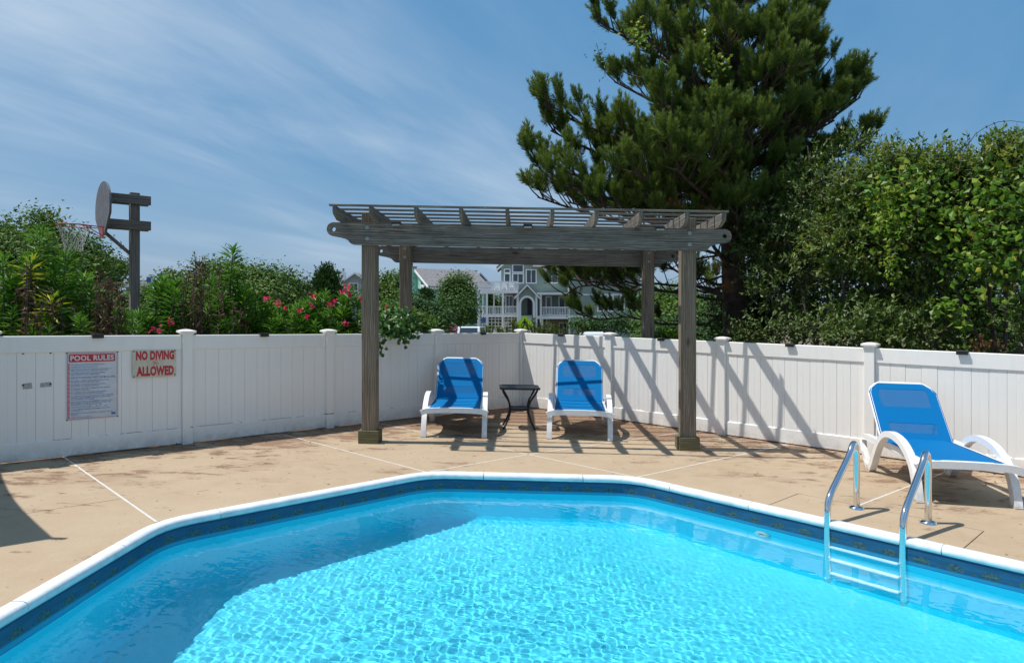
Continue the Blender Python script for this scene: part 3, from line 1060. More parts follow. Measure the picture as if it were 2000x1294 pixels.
def make_lounger():
    root = empty('sun_lounger')
    for sx in (-1, 1):
        c = smooth_line([(.035, .0), (.075, .15), (.17, .31), (.36, .425), (.58, .468), (.80, .455), (.97, .36), (1.08, .22), (1.17, .09), (1.25, .0)], 2)
        n = len(c)
        w = [.074 - .016 * math.sin(math.pi * i / (n - 1)) for i in range(n)]
        o = strip_outline(c, w)
        o = [(a, max(.0, b)) for a, b in o]
        m = MB(); x0 = sx * .372
        m.prism([o], lambda y, z, t, x0=x0, sx=sx: (x0 + sx * (t - .030), y, z), .062)
        bevel_mod(m.build('armrest', M['resin'], root, local=True), .009)
        m = MB()
        c = smooth_line([(1.02, .33), (1.40, .325), (1.50, .30), (1.50, .22), (1.42, .12), (1.31, .028)], 2)
        m.prism([strip_outline(c, .058)], lambda y, z, t, x0=x0, sx=sx: (x0 + sx * (t - .026), y, z), .05)
        bevel_mod(m.build('rear_leg', M['resin'], root, local=True), .008)
        m = MB(); m.box((sx * .325, .60, .322), (.036, 1.18, .062)); bevel_mod(m.build('side_rail', M['resin'], root, local=True), .008)
        m = MB(); m.box((sx * .372, .045, .011), (.064, .085, .024)); m.build('foot', M['resin_dirty'], root, local=True)
        m = MB(); m.box((sx * .372, 1.26, .010), (.064, .085, .022)); m.build('foot', M['resin_dirty'], root, local=True)
        # inner face of the front leg, scuffed
    m = MB()
    c = [Vector((-.405, .30)), Vector((-.36, .322)), Vector((-.25, .334)), Vector((0, .338)), Vector((.25, .334)), Vector((.36, .322)), Vector((.405, .30))]
    m.prism([strip_outline(smooth_line(c, 1), .062)], lambda x, z, t: (x, -.012 + t, z), .056)
    bevel_mod(m.build('front_bar', M['resin'], root, local=True), .012)
    for y in (.40, .78, 1.10, 1.36):
        m = MB(); m.box((0, y, .296), (.62, .05, .03)); m.build('cross_bar', M['resin'], root, local=True)
    # seat sling
    m = MB(); ny, nxs = 22, 8
    vs = []; uvs = {}
    for j in range(ny + 1):
        y = .028 + 1.092 * j / ny
        for i in range(nxs + 1):
            x = -.322 + .644 * i / nxs
            e = 1 - (2 * i / nxs - 1) ** 2
            z = .366 - .020 * math.sin(math.pi * j / ny) * e - (0.014 if i in (0, nxs) else 0) - .004 * math.sin(3 * math.pi * j / ny) * e
            vs.append((x, y, z))
    fs = [(j * (nxs + 1) + i, j * (nxs + 1) + i + 1, (j + 1) * (nxs + 1) + i + 1, (j + 1) * (nxs + 1) + i) for j in range(ny) for i in range(nxs)]
    m.add(vs, fs, [[(vs[k][0], vs[k][1]) for k in f] for f in fs], True)
    s = m.build('seat_sling', M['sling'], root, local=True)
    so = s.modifiers.new('thickness', 'SOLIDIFY'); so.thickness = .005
    # backrest
    an = rad(47); by, bz = 1.105, .352
    def B(x, l, t): return (x, by + l * math.cos(an) - t * math.sin(an) * -1, bz + l * math.sin(an) + t * math.cos(an) * -1)
    LB = .70
    def outline(hw, l0, l1, ch):
        return [(-hw, l0), (hw, l0), (hw, l1 - ch * 1.15), (hw - ch * .28, l1 - ch * .62), (hw - ch, l1), (-hw + ch, l1), (-hw + ch * .28, l1 - ch * .62), (-hw, l1 - ch * 1.15)]
    def rrect(hw, l0, l1, r):
        o = []
        for cx, cyy, a0 in ((hw - r, l1 - r, 0), (-hw + r, l1 - r, 90), (-hw + r, l0 + r, 180), (hw - r, l0 + r, 270)):
            for k in range(5):
                a = rad(a0 + 22.5 * k); o.append((cx + r * math.cos(a), cyy + r * math.sin(a)))
        return o
    w1 = rrect(.235, .40, .625, .03); w2 = rrect(.225, .085, .20, .02)
    m = MB(); m.prism([outline(.325, -.02, LB, .10), w1, w2], lambda x, l, t: B(x, l, -t), .006)
    bk = m.build('backrest_sling', M['sling'], root, local=True)
    for wv in (w1, w2):
        m = MB(); m.prism([wv], lambda x, l, t: B(x, l, -.001 - t), .003); m.build('single_layer', M['sling_thin'], bk, local=True)
    m = MB()
    fr = [(-.312, -.05), (-.312, LB - .13), (-.29, LB - .06), (-.235, LB - .006), (-.20, LB + .012), (.20, LB + .012), (.235, LB - .006), (.29, LB - .06), (.312, LB - .13), (.312, -.05)]
    m.tube([B(x, l, .014) for x, l in fr], .021, 10)
    m.tube([B(-.31, .33, .02), B(.31, .33, .02)], .018, 8)
    m.build('backrest_frame', M['resin'], root, local=True)
    for sx in (-1, 1):
        m = MB(); m.tube([B(sx * .27, .40, .03), (sx * .27, 1.40, .325)], .013, 8); m.build('prop_strut', M['resin'], root, local=True)
    return root
proto = make_lounger()
lg = 'blue and white sun loungers on the pool deck'
spots = [((886, 855), rad(1.5), 'blue sling sun lounger left of the black side table, facing the pool'),
         ((1132, 859.5), rad(-5.0), 'blue sling sun lounger right of the black side table, facing the pool'),
         ((1893, 988.5), rad(-10.5), 'blue sling sun lounger standing alone beside the pool ladder')]
for i, (uv, rz, lb) in enumerate(spots):
    p = dk(*uv)
    o = proto if i == 0 else copy_tree(proto)
    o.location, o.rotation_euler = on_deck(p.x, p.y, rz)
    tag(o, lb, 'sun lounger', lg)

# ------------------------------------------------------------------ side table
tp = dk(1013, 836)
loc, rot = on_deck(tp.x, tp.y + .05, rad(2))
tb = empty('side_table', loc, 'small black metal side table with curved legs between the two facing loungers', 'side table', rot=rot)
m = MB()
for a, b in (((-.25, -.22), (.25, -.22)), ((.25, -.22), (.25, .22)), ((.25, .22), (-.25, .22)), ((-.25, .22), (-.25, -.22))):
    d = Vector((b[0] - a[0], b[1] - a[1])).normalized() * .016
    m.bar((a[0] + d.x, a[1] + d.y, .545), (b[0] - d.x, b[1] - d.y, .545), .034, .026, bev=.004)
bevel_mod(m.build('top_frame', M['black_metal'], tb, local=True), .002, 1)
for k in range(7):
    y = -.165 + .055 * k
    m = MB(); m.box((0, y, .547), (.47, .040, .012), bev=.003); m.build('slat', M['black_metal'], tb, local=True)
for sx in (-1, 1):
    for sy in (-1, 1):
        m = MB()
        c = smooth_line([(.232, .535), (.205, .47), (.145, .38), (.118, .28), (.125, .2), (.16, .10), (.195, .03), (.21, .004)], 2)
        m.tube([(sx * p.x, sy * p.x * .88, p.y) for p in c], .0135, 8); m.build('leg', M['black_metal'], tb, local=True)
m = MB()
for a, b in (((-.12, -.105), (.12, -.105)), ((.12, -.105), (.12, .105)), ((.12, .105), (-.12, .105)), ((-.12, .105), (-.12, -.105))):
    m.bar((a[0], a[1], .262), (b[0], b[1], .262), .016, .034)
m.box((0, 0, .262), (.22, .19, .012))
m.build('lower_shelf', M['black_metal'], tb, local=True)

# ------------------------------------------------------------------ lettering
FONT = bpy.data.fonts.load('<builtin>') if False else None
def text_geo(body, bold=0.0, spacing=1.0, wordspacing=1.0):
    cu = bpy.data.curves.new('lettering', 'FONT')
    cu.body = body; cu.size = 1.0; cu.offset = bold; cu.space_character = spacing; cu.space_word = wordspacing
    cu.resolution_u = 3
    o = bpy.data.objects.new('lettering', cu); COL.objects.link(o)
    dg = bpy.context.evaluated_depsgraph_get(); dg.update()
    me = bpy.data.meshes.new_from_object(o.evaluated_get(dg))
    V = [tuple(v.co) for v in me.vertices]; Fc = [tuple(p.vertices) for p in me.polygons]
    bpy.data.objects.remove(o); bpy.data.curves.remove(cu); bpy.data.meshes.remove(me)
    return V, Fc
def text_fit(mb, body, x0, x1, y0, y1, fn, bold=0.0, spacing=1.0, keep_h=None):
    """letters stretched into the rectangle; fn(a, b) maps to 3-D"""
    V, Fc = text_geo(body, bold, spacing)
    ax = min(v[0] for v in V); bx = max(v[0] for v in V)
    ay, by2 = (0.0 - bold, .7 + bold) if keep_h is None else keep_h
    mb.add([fn(x0 + (v[0] - ax) / (bx - ax) * (x1 - x0), y0 + (v[1] - ay) / (by2 - ay) * (y1 - y0)) for v in V], Fc)

M['sign_white'] = plain('sign_white', (.62, .64, .66), .45, var=.08, vscale=9)
M['sign_cream'] = plain('sign_cream', (.60, .56, .43), .5, var=.14, vscale=13)
M['sign_red'] = plain('sign_red', (.50, .030, .045), .45, var=.2, vscale=25)
M['sign_blue'] = plain('sign_blue', (.06, .16, .42), .5, var=.15, vscale=30)
M['sign_pink'] = plain('sign_pink', (.62, .30, .32), .5)
M['letter_white'] = plain('letter_white', (.72, .72, .72), .45)
M['rust'] = plain('rusty_screw', (.06, .04, .03), .8)
M['tape'] = plain('old_tape', (.38, .38, .36), .5, var=.3, vscale=40)

def face_frame(u0, u1, v0, v1, n):
    s0 = s_of_u(u0, FL_D, FL_N, n); s1 = s_of_u(u1, FL_D, FL_N, n)
    a = on_left(s0, n); b = on_left(s1, n)
    zt = pz(v0, a.y) - G(a.x); zb = pz(v1, a.y) - G(a.x)
    e = -FL_D
    org = Vector((a.x, a.y, zb + G(a.x)))
    e3 = Vector((e.x, e.y, -SL * e.x)); n3 = Vector((-FL_N.x, -FL_N.y, 0)); up = Vector((0, 0, 1))
    def fn(x, y, t=0.0): return e3 * x + up * y + n3 * t
    return org, fn, (b - a).length, zt - zb
# pool rules
org, fn, W_, H_ = face_frame(129, 231, 688.5, 821.5, -.0155)
sg = empty('pool_rules_sign', org, 'tall white pool rules sign with red banner and blue text on the left fence', 'sign')
m = MB(); m.prism([[(0, 0), (W_, 0), (W_, H_), (0, H_)]], lambda a, b, t: fn(a, b, t), .0025); m.build('panel', M['sign_white'], sg, local=True)
m = MB()
for a, b in (((.012, .012), (W_ - .012, .012)), ((W_ - .012, .012), (W_ - .012, H_ - .008)), ((W_ - .012, H_ - .008), (.012, H_ - .008)), ((.012, H_ - .008), (.012, .012))):
    d = (Vector(b) - Vector(a)).normalized(); q = Vector((-d.y, d.x)) * .0022
    m.add([fn(a[0] + s * q.x, a[1] + s * q.y, .0031) for s in (-1, 1)] + [fn(b[0] + s * q.x, b[1] + s * q.y, .0031) for s in (1, -1)], [(0, 1, 2, 3)])
m.build('border_line', M['sign_red'], sg, local=True)
m = MB(); bw0, bw1, bh0, bh1 = .022, W_ - .030, H_ - .098, H_ - .018
rr = .012
bn = []
for cx, cy2, a0 in ((bw1 - rr, bh1 - rr, 0), (bw0 + rr, bh1 - rr, 90), (bw0 + rr, bh0 + rr, 180), (bw1 - rr, bh0 + rr, 270)):
    for k in range(4):
        a = rad(a0 + 30 * k); bn.append((cx + rr * math.cos(a), cy2 + rr * math.sin(a)))
m.add([fn(a, b, .0033) for a, b in bn], [tuple(range(len(bn)))]); m.build('banner', M['sign_red'], sg, local=True)
m = MB(); text_fit(m, 'POOL RULES', bw0 + .014, bw1 - .012, bh0 + .014, bh1 - .012, lambda a, b: fn(a, b, .0041), .028, 1.06); m.build('banner_lettering', M['letter_white'], sg, local=True)
m = MB(); sw0, sw1, sy0, sy1 = .012, .032, .02, bh0 - .012
m.add([fn(sw0 + .003, sy0, .0030), fn(sw1, sy0, .0030), fn(sw1, sy1, .0030), fn(sw0 + .003, sy1, .0030)], [(0, 1, 2, 3)]); m.build('pink_margin', M['sign_pink'], sg, local=True)
rules = [('NO RUNNING BOISTEROUS OR ROUGH PLAY.', .76, 1), ('SHOWER BEFORE ENTERING POOL.', .60, 1), ('NO DIVING IN AREAS OF THE POOL LESS THAN 5 FT.', .91, 1), ('DEEP OR IN POOLS NOT APPROVED FOR DIVING.', .83, 0),
         ('CHILDREN SHOULD NOT USE THE SWIMMING', .77, 1), ('POOL WITHOUT ADULT SUPERVISION.', .64, 0), ('ADULTS SHOULD NOT SWIM ALONE.', 1.0, 2),
         ('NO PERSON UNDER THE INFLUENCE OF ALCOHOL', .86, 1), ('OR DRUGS SHOULD USE THE POOL.', .62, 0), ('NO PERSON WITH SKIN, EYE, EAR OR NASAL', .78, 1), ('INFECTIONS ALLOWED IN THE POOL.', .63, 0),
         ('NO PERSON WITH ANY COMMUNICABLE DISEASES', .87, 1), ('ALLOWED IN THE POOL.', .41, 0), ('NO ANIMALS, PETS, OR GLASS CONTAINERS', .79, 1), ('ALLOWED IN THE POOL OR ON THE DECK.', .73, 0),
         ('ALL PERSONS USING POOL DO SO AT THEIR OWN RISK', .95, 1), ('OWNERS & MANAGEMENT ARE NOT RESPONSIBLE', .88, 0), ('FOR ACCIDENTS OR INJURIES.', .52, 0), ('POOL IS FOR PRIVATE USE. MEMBERS & GUESTS ONLY', .94, 1),
         ('MANAGEMENT RESERVES THE RIGHT TO DENY USE', .89, 0), ('OF THE POOL TO ANYONE AT ANY TIME.', .69, 0), ('THIS POOL IS OPEN FROM ___ A.M. TO ___ P.M.', .81, 1), ('THE MAXIMUM NUMBER OF SWIMMERS ALLOWED', .87, 1), ('IN THE POOL IS ____', .27, 0),
         ('EMERGENCY TELEPHONE OR 911. NEAREST PHONE', .93, 1), ('IS LOCATED ____', .21, 0), ('A FIRST AID KIT IS LOCATED ____', .50, 1)]
tx0, tx1 = .040, W_ - .026
tot = sum((1.9 if k == 2 else 1.0) + (.42 if k else 0) for _, _, k in rules)
lh = (bh0 - .014 - .018) / tot
y = bh0 - .012
m = MB(); mbul = MB()
for body, frac, k in rules:
    y -= lh * (.42 if k else 0)
    hh = lh * (1.9 if k == 2 else 1.0)
    text_fit(m, body, tx0, tx0 + (tx1 - tx0) * frac, y - hh * .86, y - hh * .10, lambda a, b: fn(a, b, .0038), .012, 1.0, (-.05, .74))
    if k:
        cx, cy2 = .0225, y - hh * .45
        mbul.add([fn(cx + .0062 * math.cos(2 * math.pi * q / 8), cy2 + .0062 * math.sin(2 * math.pi * q / 8), .0038) for q in range(8)], [tuple(range(8))])
    y -= hh
m.build('rules_lettering', M['sign_blue'], sg, local=True); mbul.build('bullet_marks', M['sign_red'], sg, local=True)
m = MB(); m.add([fn(W_ - .066, .032, .0036), fn(W_ - .026, .032, .0036), fn(W_ - .026, .056, .0036), fn(W_ - .066, .056, .0036)], [(0, 1, 2, 3)]); m.build('corner_badge', M['sign_blue'], sg, local=True)
def screws(fn, pts, root, r=.0075, mat='rust'):
    for a, b in pts:
        m = MB(); n = 8
        vs = [fn(a + r * math.cos(2 * math.pi * k / n), b + r * math.sin(2 * math.pi * k / n), .002) for k in range(n)] + [fn(a + r * .7 * math.cos(2 * math.pi * k / n), b + r * .7 * math.sin(2 * math.pi * k / n), .006) for k in range(n)]
        m.add(vs, [(k, (k + 1) % n, n + (k + 1) % n, n + k) for k in range(n)] + [tuple(range(n, 2 * n))]); m.build('screw', M[mat], root, local=True)
screws(fn, ((.006, .006), (W_ - .006, .006), (.006, H_ - .004), (W_ - .006, H_ - .004)), sg)
# no diving
org, fn, W_, H_ = face_frame(258, 343.2, 683.5, 738, -.0165)
# the panel hangs over the lower edge of the top rail, so it stands proud of it
sg = empty('no_diving_sign', org + Vector((-FL_N.x, -FL_N.y, 0)) * .012, 'cream no diving allowed sign with red letters beside the fence post', 'sign')
m = MB(); m.prism([[(0, 0), (W_, 0), (W_, H_), (0, H_)]], lambda a, b, t: fn(a, b, t), .003); m.build('panel', M['sign_cream'], sg, local=True)
m = MB()
text_fit(m, 'NO DIVING', W_ * .075, W_ * .955, H_ * .63, H_ * .97, lambda a, b: fn(a, b, .0038), .062, 1.06)
m.build('upper_lettering', M['sign_red'], sg, local=True); m = MB()
text_fit(m, 'ALLOWED', W_ * .085, W_ * .945, H_ * .055, H_ * .415, lambda a, b: fn(a, b, .0038), .062, 1.06)
m.build('lower_lettering', M['sign_red'], sg, local=True)
m = MB(); cx, cy2 = W_ * .52, H_ * .52; r0, r1 = H_ * .10, H_ * .088; n = 24
vs = [fn(cx + r * math.cos(2 * math.pi * k / n), cy2 + r * math.sin(2 * math.pi * k / n), .0038) for r in (r0, r1) for k in range(n)]
m.add(vs, [(k, (k + 1) % n, n + (k + 1) % n, n + k) for k in range(n)])
def stroke(mb, a, b, w, t=.0040):
    a = Vector(a); b = Vector(b); d = (b - a).normalized(); q = Vector((-d.y, d.x)) * w
    mb.add([fn(*(a + q), t), fn(*(b + q), t), fn(*(b - q), t), fn(*(a - q), t)], [(0, 1, 2, 3)])
stroke(m, (cx - r1 * .8, cy2 + r1 * .6), (cx + r1 * .75, cy2 - r1 * .65), .0025)
stroke(m, (cx - r1 * .6, cy2 - r1 * .45), (cx + r1 * .15, cy2 + r1 * .35), .004)
stroke(m, (cx + r1 * .15, cy2 + r1 * .35), (cx + r1 * .6, cy2 - r1 * .05), .003)
m.build('no_diving_symbol', M['sign_red'], sg, local=True)
screws(fn, ((.014, .016), (W_ - .014, .022), (.014, H_ - .014), (W_ - .014, H_ - .012)), sg, .0085)
# what is left of a removed sign
org, fn, W_, H_ = face_frame(44, 100, 689, 756, -.0125)
rm = empty('sign_remnant', org, 'four rusty screws and two grey tape scraps left of the pool rules sign', 'sign remnant')
screws(fn, ((.004, .02), (W_ - .006, .02), (.004, H_ - .004), (W_ - .006, H_ - .004)), rm, .0105)
for a0, a1, b0, b1 in ((.0, W_ * .34, -.020, .042), (W_ * .60, W_ * 1.02, -.010, .040)):
    m = MB(); m.prism([[(a0, b0), (a1, b0 + .004), (a1 - .006, b1), (a0 + .004, b1 - .006)]], lambda a, b, t: fn(a, b, t), .0012); m.build('tape_scrap', M['tape'], rm, local=True)

# ------------------------------------------------------------------ umbrella just outside the frame on the left (its shadow reaches the deck)
ud = Vector((-5.81, 4.47))
loc, rot = on_deck(ud.x, ud.y, rad(-46.6))
um = empty('patio_umbrella', loc, 'square navy patio umbrella standing on the deck beyond the left edge', 'umbrella', rot=rot)
M['navy'] = plain('navy_canvas', (.03, .05, .12), .8)
m = MB(); m.tube([(0, 0, 0), (0, 0, 2.62)], .024, 10); m.build('pole', M['wood_post'], um, local=True)
m = MB(); m.tube([(0, 0, 0), (0, 0, .07)], .26, 20); m.build('base', M['black'], um, local=True)
m = MB(); e = 1.22; n = 6
vs = [(0, 0, 2.58)]; fs = []
ring = []
for c in range(4):
    a = ((-e, -e), (e, -e), (e, e), (-e, e))[c]; b = ((e, -e), (e, e), (-e, e), (-e, -e))[c]
    for k in range(n):
        t = k / n; sc = 1 - .05 * math.sin(math.pi * t)
        ring.append(((a[0] + (b[0] - a[0]) * t) * sc, (a[1] + (b[1] - a[1]) * t) * sc, 2.10 + .03 * math.sin(math.pi * t)))
vs += ring
for k in range(len(ring)): fs.append((0, 1 + k, 1 + (k + 1) % len(ring)))
m.add(vs, fs); co = m.build('canopy', M['navy'], um, local=True)
so = co.modifiers.new('thickness', 'SOLIDIFY'); so.thickness = .006
for c in ((-e, -e), (e, -e), (e, e), (-e, e)):
    m = MB(); m.tube([(0, 0, 2.55), (c[0] * 1.045, c[1] * 1.045, 2.09)], .022, 6); m.build('rib', M['wood_post'], um, local=True)

# ------------------------------------------------------------------ basketball hoop
hx, hd = px(262.5, 11.0), 11.0
n2 = Vector((-.765, -.645)).normalized(); t2 = Vector((-n2.y, n2.x))          # board looks along n2
GZ = ground_z(hx, hd)
hp = empty('basketball_hoop', (hx, hd, GZ), 'old wooden basketball hoop with grey fan-shaped backboard and red rim behind the left fence', 'basketball hoop')
hR = Matrix((Vector((n2.x, n2.y, 0)), Vector((t2.x, t2.y, 0)), Vector((0, 0, 1)))).transposed()
def HP(a, b, z): return Vector((hx + n2.x * a + t2.x * b, hd + n2.y * a + t2.y * b, z))
ztop = pz(377, 11.0)
m = MB(); m.box(HP(0, 0, (ztop + GZ - .4) / 2), (.135, .135, ztop - GZ + .4), hR, bev=.005); m.build('post', M['wood_hoop'], hp)
ra = .42
za1, za2 = pz(391, 11), pz(440.5, 11)
for z in (za1, za2):
    for b in (-.088, .088):
        m = MB(); m.bar(HP(-.22, b, z), HP(ra, b, z), .038, .145, bev=.004); m.build('arm', M['wood_hoop'], hp)
bo = []
bw, zb0, zb1 = .60, pz(457.5, 10.55), pz(351, 10.55)
for k in range(17):
    a = math.pi * k / 16; bo.append((bw * math.cos(a), zb0 + (zb1 - zb0) * .52 + (zb1 - zb0) * .48 * math.sin(a)))
bo += [(-bw * .97, zb0 + (zb1 - zb0) * .36), (-.20, zb0 + .02), (-.14, zb0), (.14, zb0), (.20, zb0 + .02), (bw * .97, zb0 + (zb1 - zb0) * .36)]
M['board'] = plain('grey_backboard', (.10, .10, .112), .6, var=.3, vscale=7)
m = MB(); m.prism([bo], lambda b, z, t: HP(ra + .002 + t, b, z), .03); m.build('backboard', M['board'], hp)
zr = pz(441, 10.35)
rc = ra + .032 + .15 + .228
m = MB(); m.tube([HP(rc + .228 * math.cos(2 * math.pi * k / 32), .228 * math.sin(2 * math.pi * k / 32), zr + .02) for k in range(33)], .0095, 6, caps=False)
M['rim_red'] = plain('faded_red_rim', (.33, .035, .04), .5)
ri = m.build('rim', M['rim_red'], hp)
m = MB()
for sb in (-1, 1):
    m.tube([HP(ra + .035, sb * .085, zr + .02), HP(rc - .10, sb * .20, zr + .02)], .008, 6)
    m.tube([HP(ra + .035, sb * .085, zr - .12), HP(rc - .13, sb * .185, zr + .01)], .007, 6)
m.box(HP(ra + .037, 0, zr - .05), (.006, .22, .18), hR)
m.build('bracket', M['rim_red'], ri)
m = MB()
NS = 12; rows = [(0, .222), (.10, .185), (.20, .150), (.29, .125), (.38, .12)]
for k in range(NS):
    for sgn in (-1, 1):
        pts = []
        for q, (dz, r) in enumerate(rows):
            a = 2 * math.pi * (k + sgn * q * .5) / NS
            pts.append(HP(rc + r * math.cos(a) + random.uniform(-.012, .012), r * math.sin(a) + random.uniform(-.012, .012), zr + .01 - dz + random.uniform(-.01, .01)))
        m.tube(pts, .0030, 4, caps=False)
M['net'] = plain('net_cord', (.52, .51, .47), .8)
m.build('net', M['net'], hp)
m = MB(); m.bar(HP(ra - .01, 0, zb0 + .05), HP(.06, 0, pz(496, 11)), .035, .05); m.build('brace', M['wood_hoop'], hp)
# ------------------------------------------------------------------ foliage tools
def unit(a):
    return a / np.maximum(1e-9, np.linalg.norm(a, axis=-1, keepdims=True))
def rdir(n):
    return unit(RNG.normal(size=(n, 3)))
class Leaves:
    """collects leaf blades (base, direction, side, length, width, random value) and links them as one mesh"""
    def __init__(s): s.B = []; s.D = []; s.S = []; s.L = []; s.W = []; s.R = []
    def add(s, B, D, L, W, R, S=None):
        B = np.atleast_2d(np.asarray(B, float)); n = len(B)
        D = unit(np.broadcast_to(np.asarray(D, float), (n, 3)))
        if S is None: S = np.cross(D, rdir(n))
        S = unit(np.broadcast_to(S, (n, 3)))
        s.B.append(B); s.D.append(D); s.S.append(S)
        for lst, v in ((s.L, L), (s.W, W), (s.R, R)): lst.append(np.broadcast_to(np.asarray(v, float), (n,)))
    def count(s): return sum(len(b) for b in s.B)
    def build(s, name, mat, parent, kind=None, fold=.18, mid=.45, droop=0.0):
        B, D, S = np.concatenate(s.B), np.concatenate(s.D), np.concatenate(s.S)
        L, W, R = np.concatenate(s.L)[:, None], np.concatenate(s.W)[:, None], np.concatenate(s.R)
        N = unit(np.cross(D, S))
        m = B + D * L * mid - N * W * fold
        tip = B + D * L
        if droop: tip[:, 2] -= (L[:, 0] * droop)
        V = np.stack([B, m + S * W * .5, tip, m - S * W * .5], 1).reshape(-1, 3)
        if parent is not None: V = V - np.array(parent.location)
        Q = np.arange(len(V), dtype=np.int32).reshape(-1, 4)
        me = np_mesh(name, V, Q, False)
        at = me.attributes.new('rnd', 'FLOAT', 'FACE')
        at.data.foreach_set('value', np.clip(R, 0, 1).astype(np.float32))
        me.materials.append(mat)
        o = bpy.data.objects.new(name, me); COL.objects.link(o)
        if parent is not None: o.parent = parent
        if kind: o['kind'] = kind
        return o

M['oleander'] = leafmat('oleander_leaf', [(0, (0.032, 0.104, 0.013)), (.5, (0.082, 0.217, 0.023)), (.85, (0.182, 0.377, 0.039)), (1, (0.547, 0.510, 0.046))], .42, .30, .45)
M['dead_leaf'] = leafmat('dry_leaf', [(0, (.035, .022, .014)), (.5, (.11, .065, .04)), (1, (.30, .21, .13))], .8, .1, .2)
M['pink'] = leafmat('pink_petal', [(0, (.50, .015, .10)), (.6, (.78, .05, .22)), (1, (.85, .16, .30))], .6, .35, .2)
M['pine'] = leafmat('pine_needle', [(0, (.024, .046, .011)), (.36, (.080, .140, .030)), (.75, (.20, .275, .062)), (1, (.33, .36, .10))], .5, .30, .3)
M['brown_needle'] = leafmat('brown_needle', [(0, (.09, .04, .018)), (1, (.36, .19, .08))], .8, .2, .2)
M['silver'] = leafmat('silverberry_leaf', [(0, (0.031, 0.068, 0.010)), (.45, (0.083, 0.160, 0.021)), (.8, (0.209, 0.292, 0.044)), (1, (0.506, 0.495, 0.136))], .42, .26, .4, under=(.16, .22, .075))
M['vine'] = leafmat('vine_leaf', [(0, (.035, .095, .010)), (.5, (.085, .19, .016)), (.85, (.19, .32, .03)), (1, (.38, .38, .05))], .42, .36, .35)
M['ivy'] = leafmat('ivy_leaf', [(0, (0.018, 0.056, 0.012)), (.6, (0.042, 0.119, 0.019)), (1, (0.111, 0.238, 0.036))], .38, .22, .5)
M['oak'] = leafmat('oak_leaf', [(0, (0.039, 0.085, 0.014)), (.5, (0.085, 0.161, 0.024)), (1, (0.187, 0.282, 0.043))], .5, .22, .35)
M['shrub_leaf'] = leafmat('shrub_leaf', [(0, (0.035, 0.083, 0.017)), (.5, (0.077, 0.158, 0.029)), (1, (0.182, 0.270, 0.048))], .5, .25, .35)
M['bright_leaf'] = leafmat('bright_leaf', [(0, (.045, .10, .018)), (.5, (.095, .18, .03)), (1, (.20, .29, .05))], .5, .32, .35)
M['cedar'] = leafmat('cedar_leaf', [(0, (0.019, 0.051, 0.017)), (.5, (0.041, 0.097, 0.026)), (1, (0.090, 0.169, 0.042))], .6, .15, .3)
M['juniper'] = leafmat('juniper_leaf', [(0, (.04, .075, .016)), (.5, (.085, .14, .025)), (1, (.19, .24, .05))], .6, .2, .3)
M['stem'] = plain('green_brown_stem', (.075, .065, .035), .8, var=.3, vscale=20)
M['dry_stem'] = plain('dry_stem', (.075, .05, .035), .85, var=.35, vscale=20)
M['bark'] = plain('pine_bark', (.060, .042, .030), .95, var=.45, vscale=9, bump=.8, bscale=22)
M['bark_grey'] = plain('grey_bark', (.095, .080, .062), .95, var=.35, vscale=8, bump=.6, bscale=30)

def fence_d(u):
    """depth of the left or right fence at picture column u"""
    k = (u - 1000) / F
    if u < 1018:
        s = s_of_u(u, FL_D, FL_N); return on_left(s).y
    return on_right(s_of_u(u, FR_D, FR_N)).y

# ------------------------------------------------------------------ oleanders along the left fence
def oleander_stem(lv, mb, base, top, foliage=.55, lean=.0, llen=.21, yellow=0.0, r=.011):
    base = np.array(base); top = np.array(top)
    h = np.linalg.norm(top - base)
    mid = (base + top) / 2 + np.array([RNG.normal(0, .04), RNG.normal(0, .04), 0])
    P = [base, base * .5 + mid * .5, mid, mid * .4 + top * .6, top]
    mb.tube([tuple(p) for p in P], [r, r * .95, r * .85, r * .7, r * .5], 5)
    f0 = max(.05, 1 - foliage / h)
    n = int((1 - f0) * h / .030) + 4
    ts = np.linspace(f0, 1.0, n)
    ax = unit(top - mid)
    rot = RNG.uniform(0, 6.28)
    for i, t in enumerate(ts):
        p = mid * (1 - (t - .5) * 2) + top * ((t - .5) * 2) if t > .5 else base * (1 - t * 2) + mid * (t * 2)
        q = (t - f0) / (1 - f0 + 1e-6)              # 0 low .. 1 top
        for k in range(5 if q > .72 else 3):
            a = rot + i * 1.05 + k * (2.094 if q <= .72 else 1.257) + RNG.normal(0, .15)
            el = rad(-4 + 52 * q ** 1.6 + RNG.normal(0, 10))
            o = np.array([math.cos(a), math.sin(a), 0])
            d = o * math.cos(el) + ax * math.sin(el)
            L = llen * RNG.uniform(.8, 1.15) * (1 - .35 * max(0, q - .8) / .2)
            side = np.cross(d, np.array([0, 0, 1.0])) + RNG.normal(0, .15, 3)
            rv = RNG.beta(2, 2.2) * .70 + .22 * q
            if RNG.random() < yellow: rv = RNG.uniform(.93, 1)
            lv.add(p + o * .004, d, L, L * .16, rv, side)
def dead_stem(lv, mb, base, top, n=58):
    base = np.array(base); top = np.array(top)
    mid = (base + top) / 2 + RNG.normal(0, .05, 3)
    mb.tube([tuple(base), tuple(mid), tuple(top)], [.008, .0065, .004], 5)
    for i in range(n):
        t = RNG.uniform(.25, 1.0)
        p = base * (1 - 2 * t) + mid * 2 * t if t < .5 else mid * (2 - 2 * t) + top * (2 * t - 1)
        d = np.array([RNG.normal(), RNG.normal(), -.5 + RNG.normal() * .8])
        lv.add(p, d, RNG.uniform(.05, .12), RNG.uniform(.016, .032), RNG.beta(1.6, 1.8))
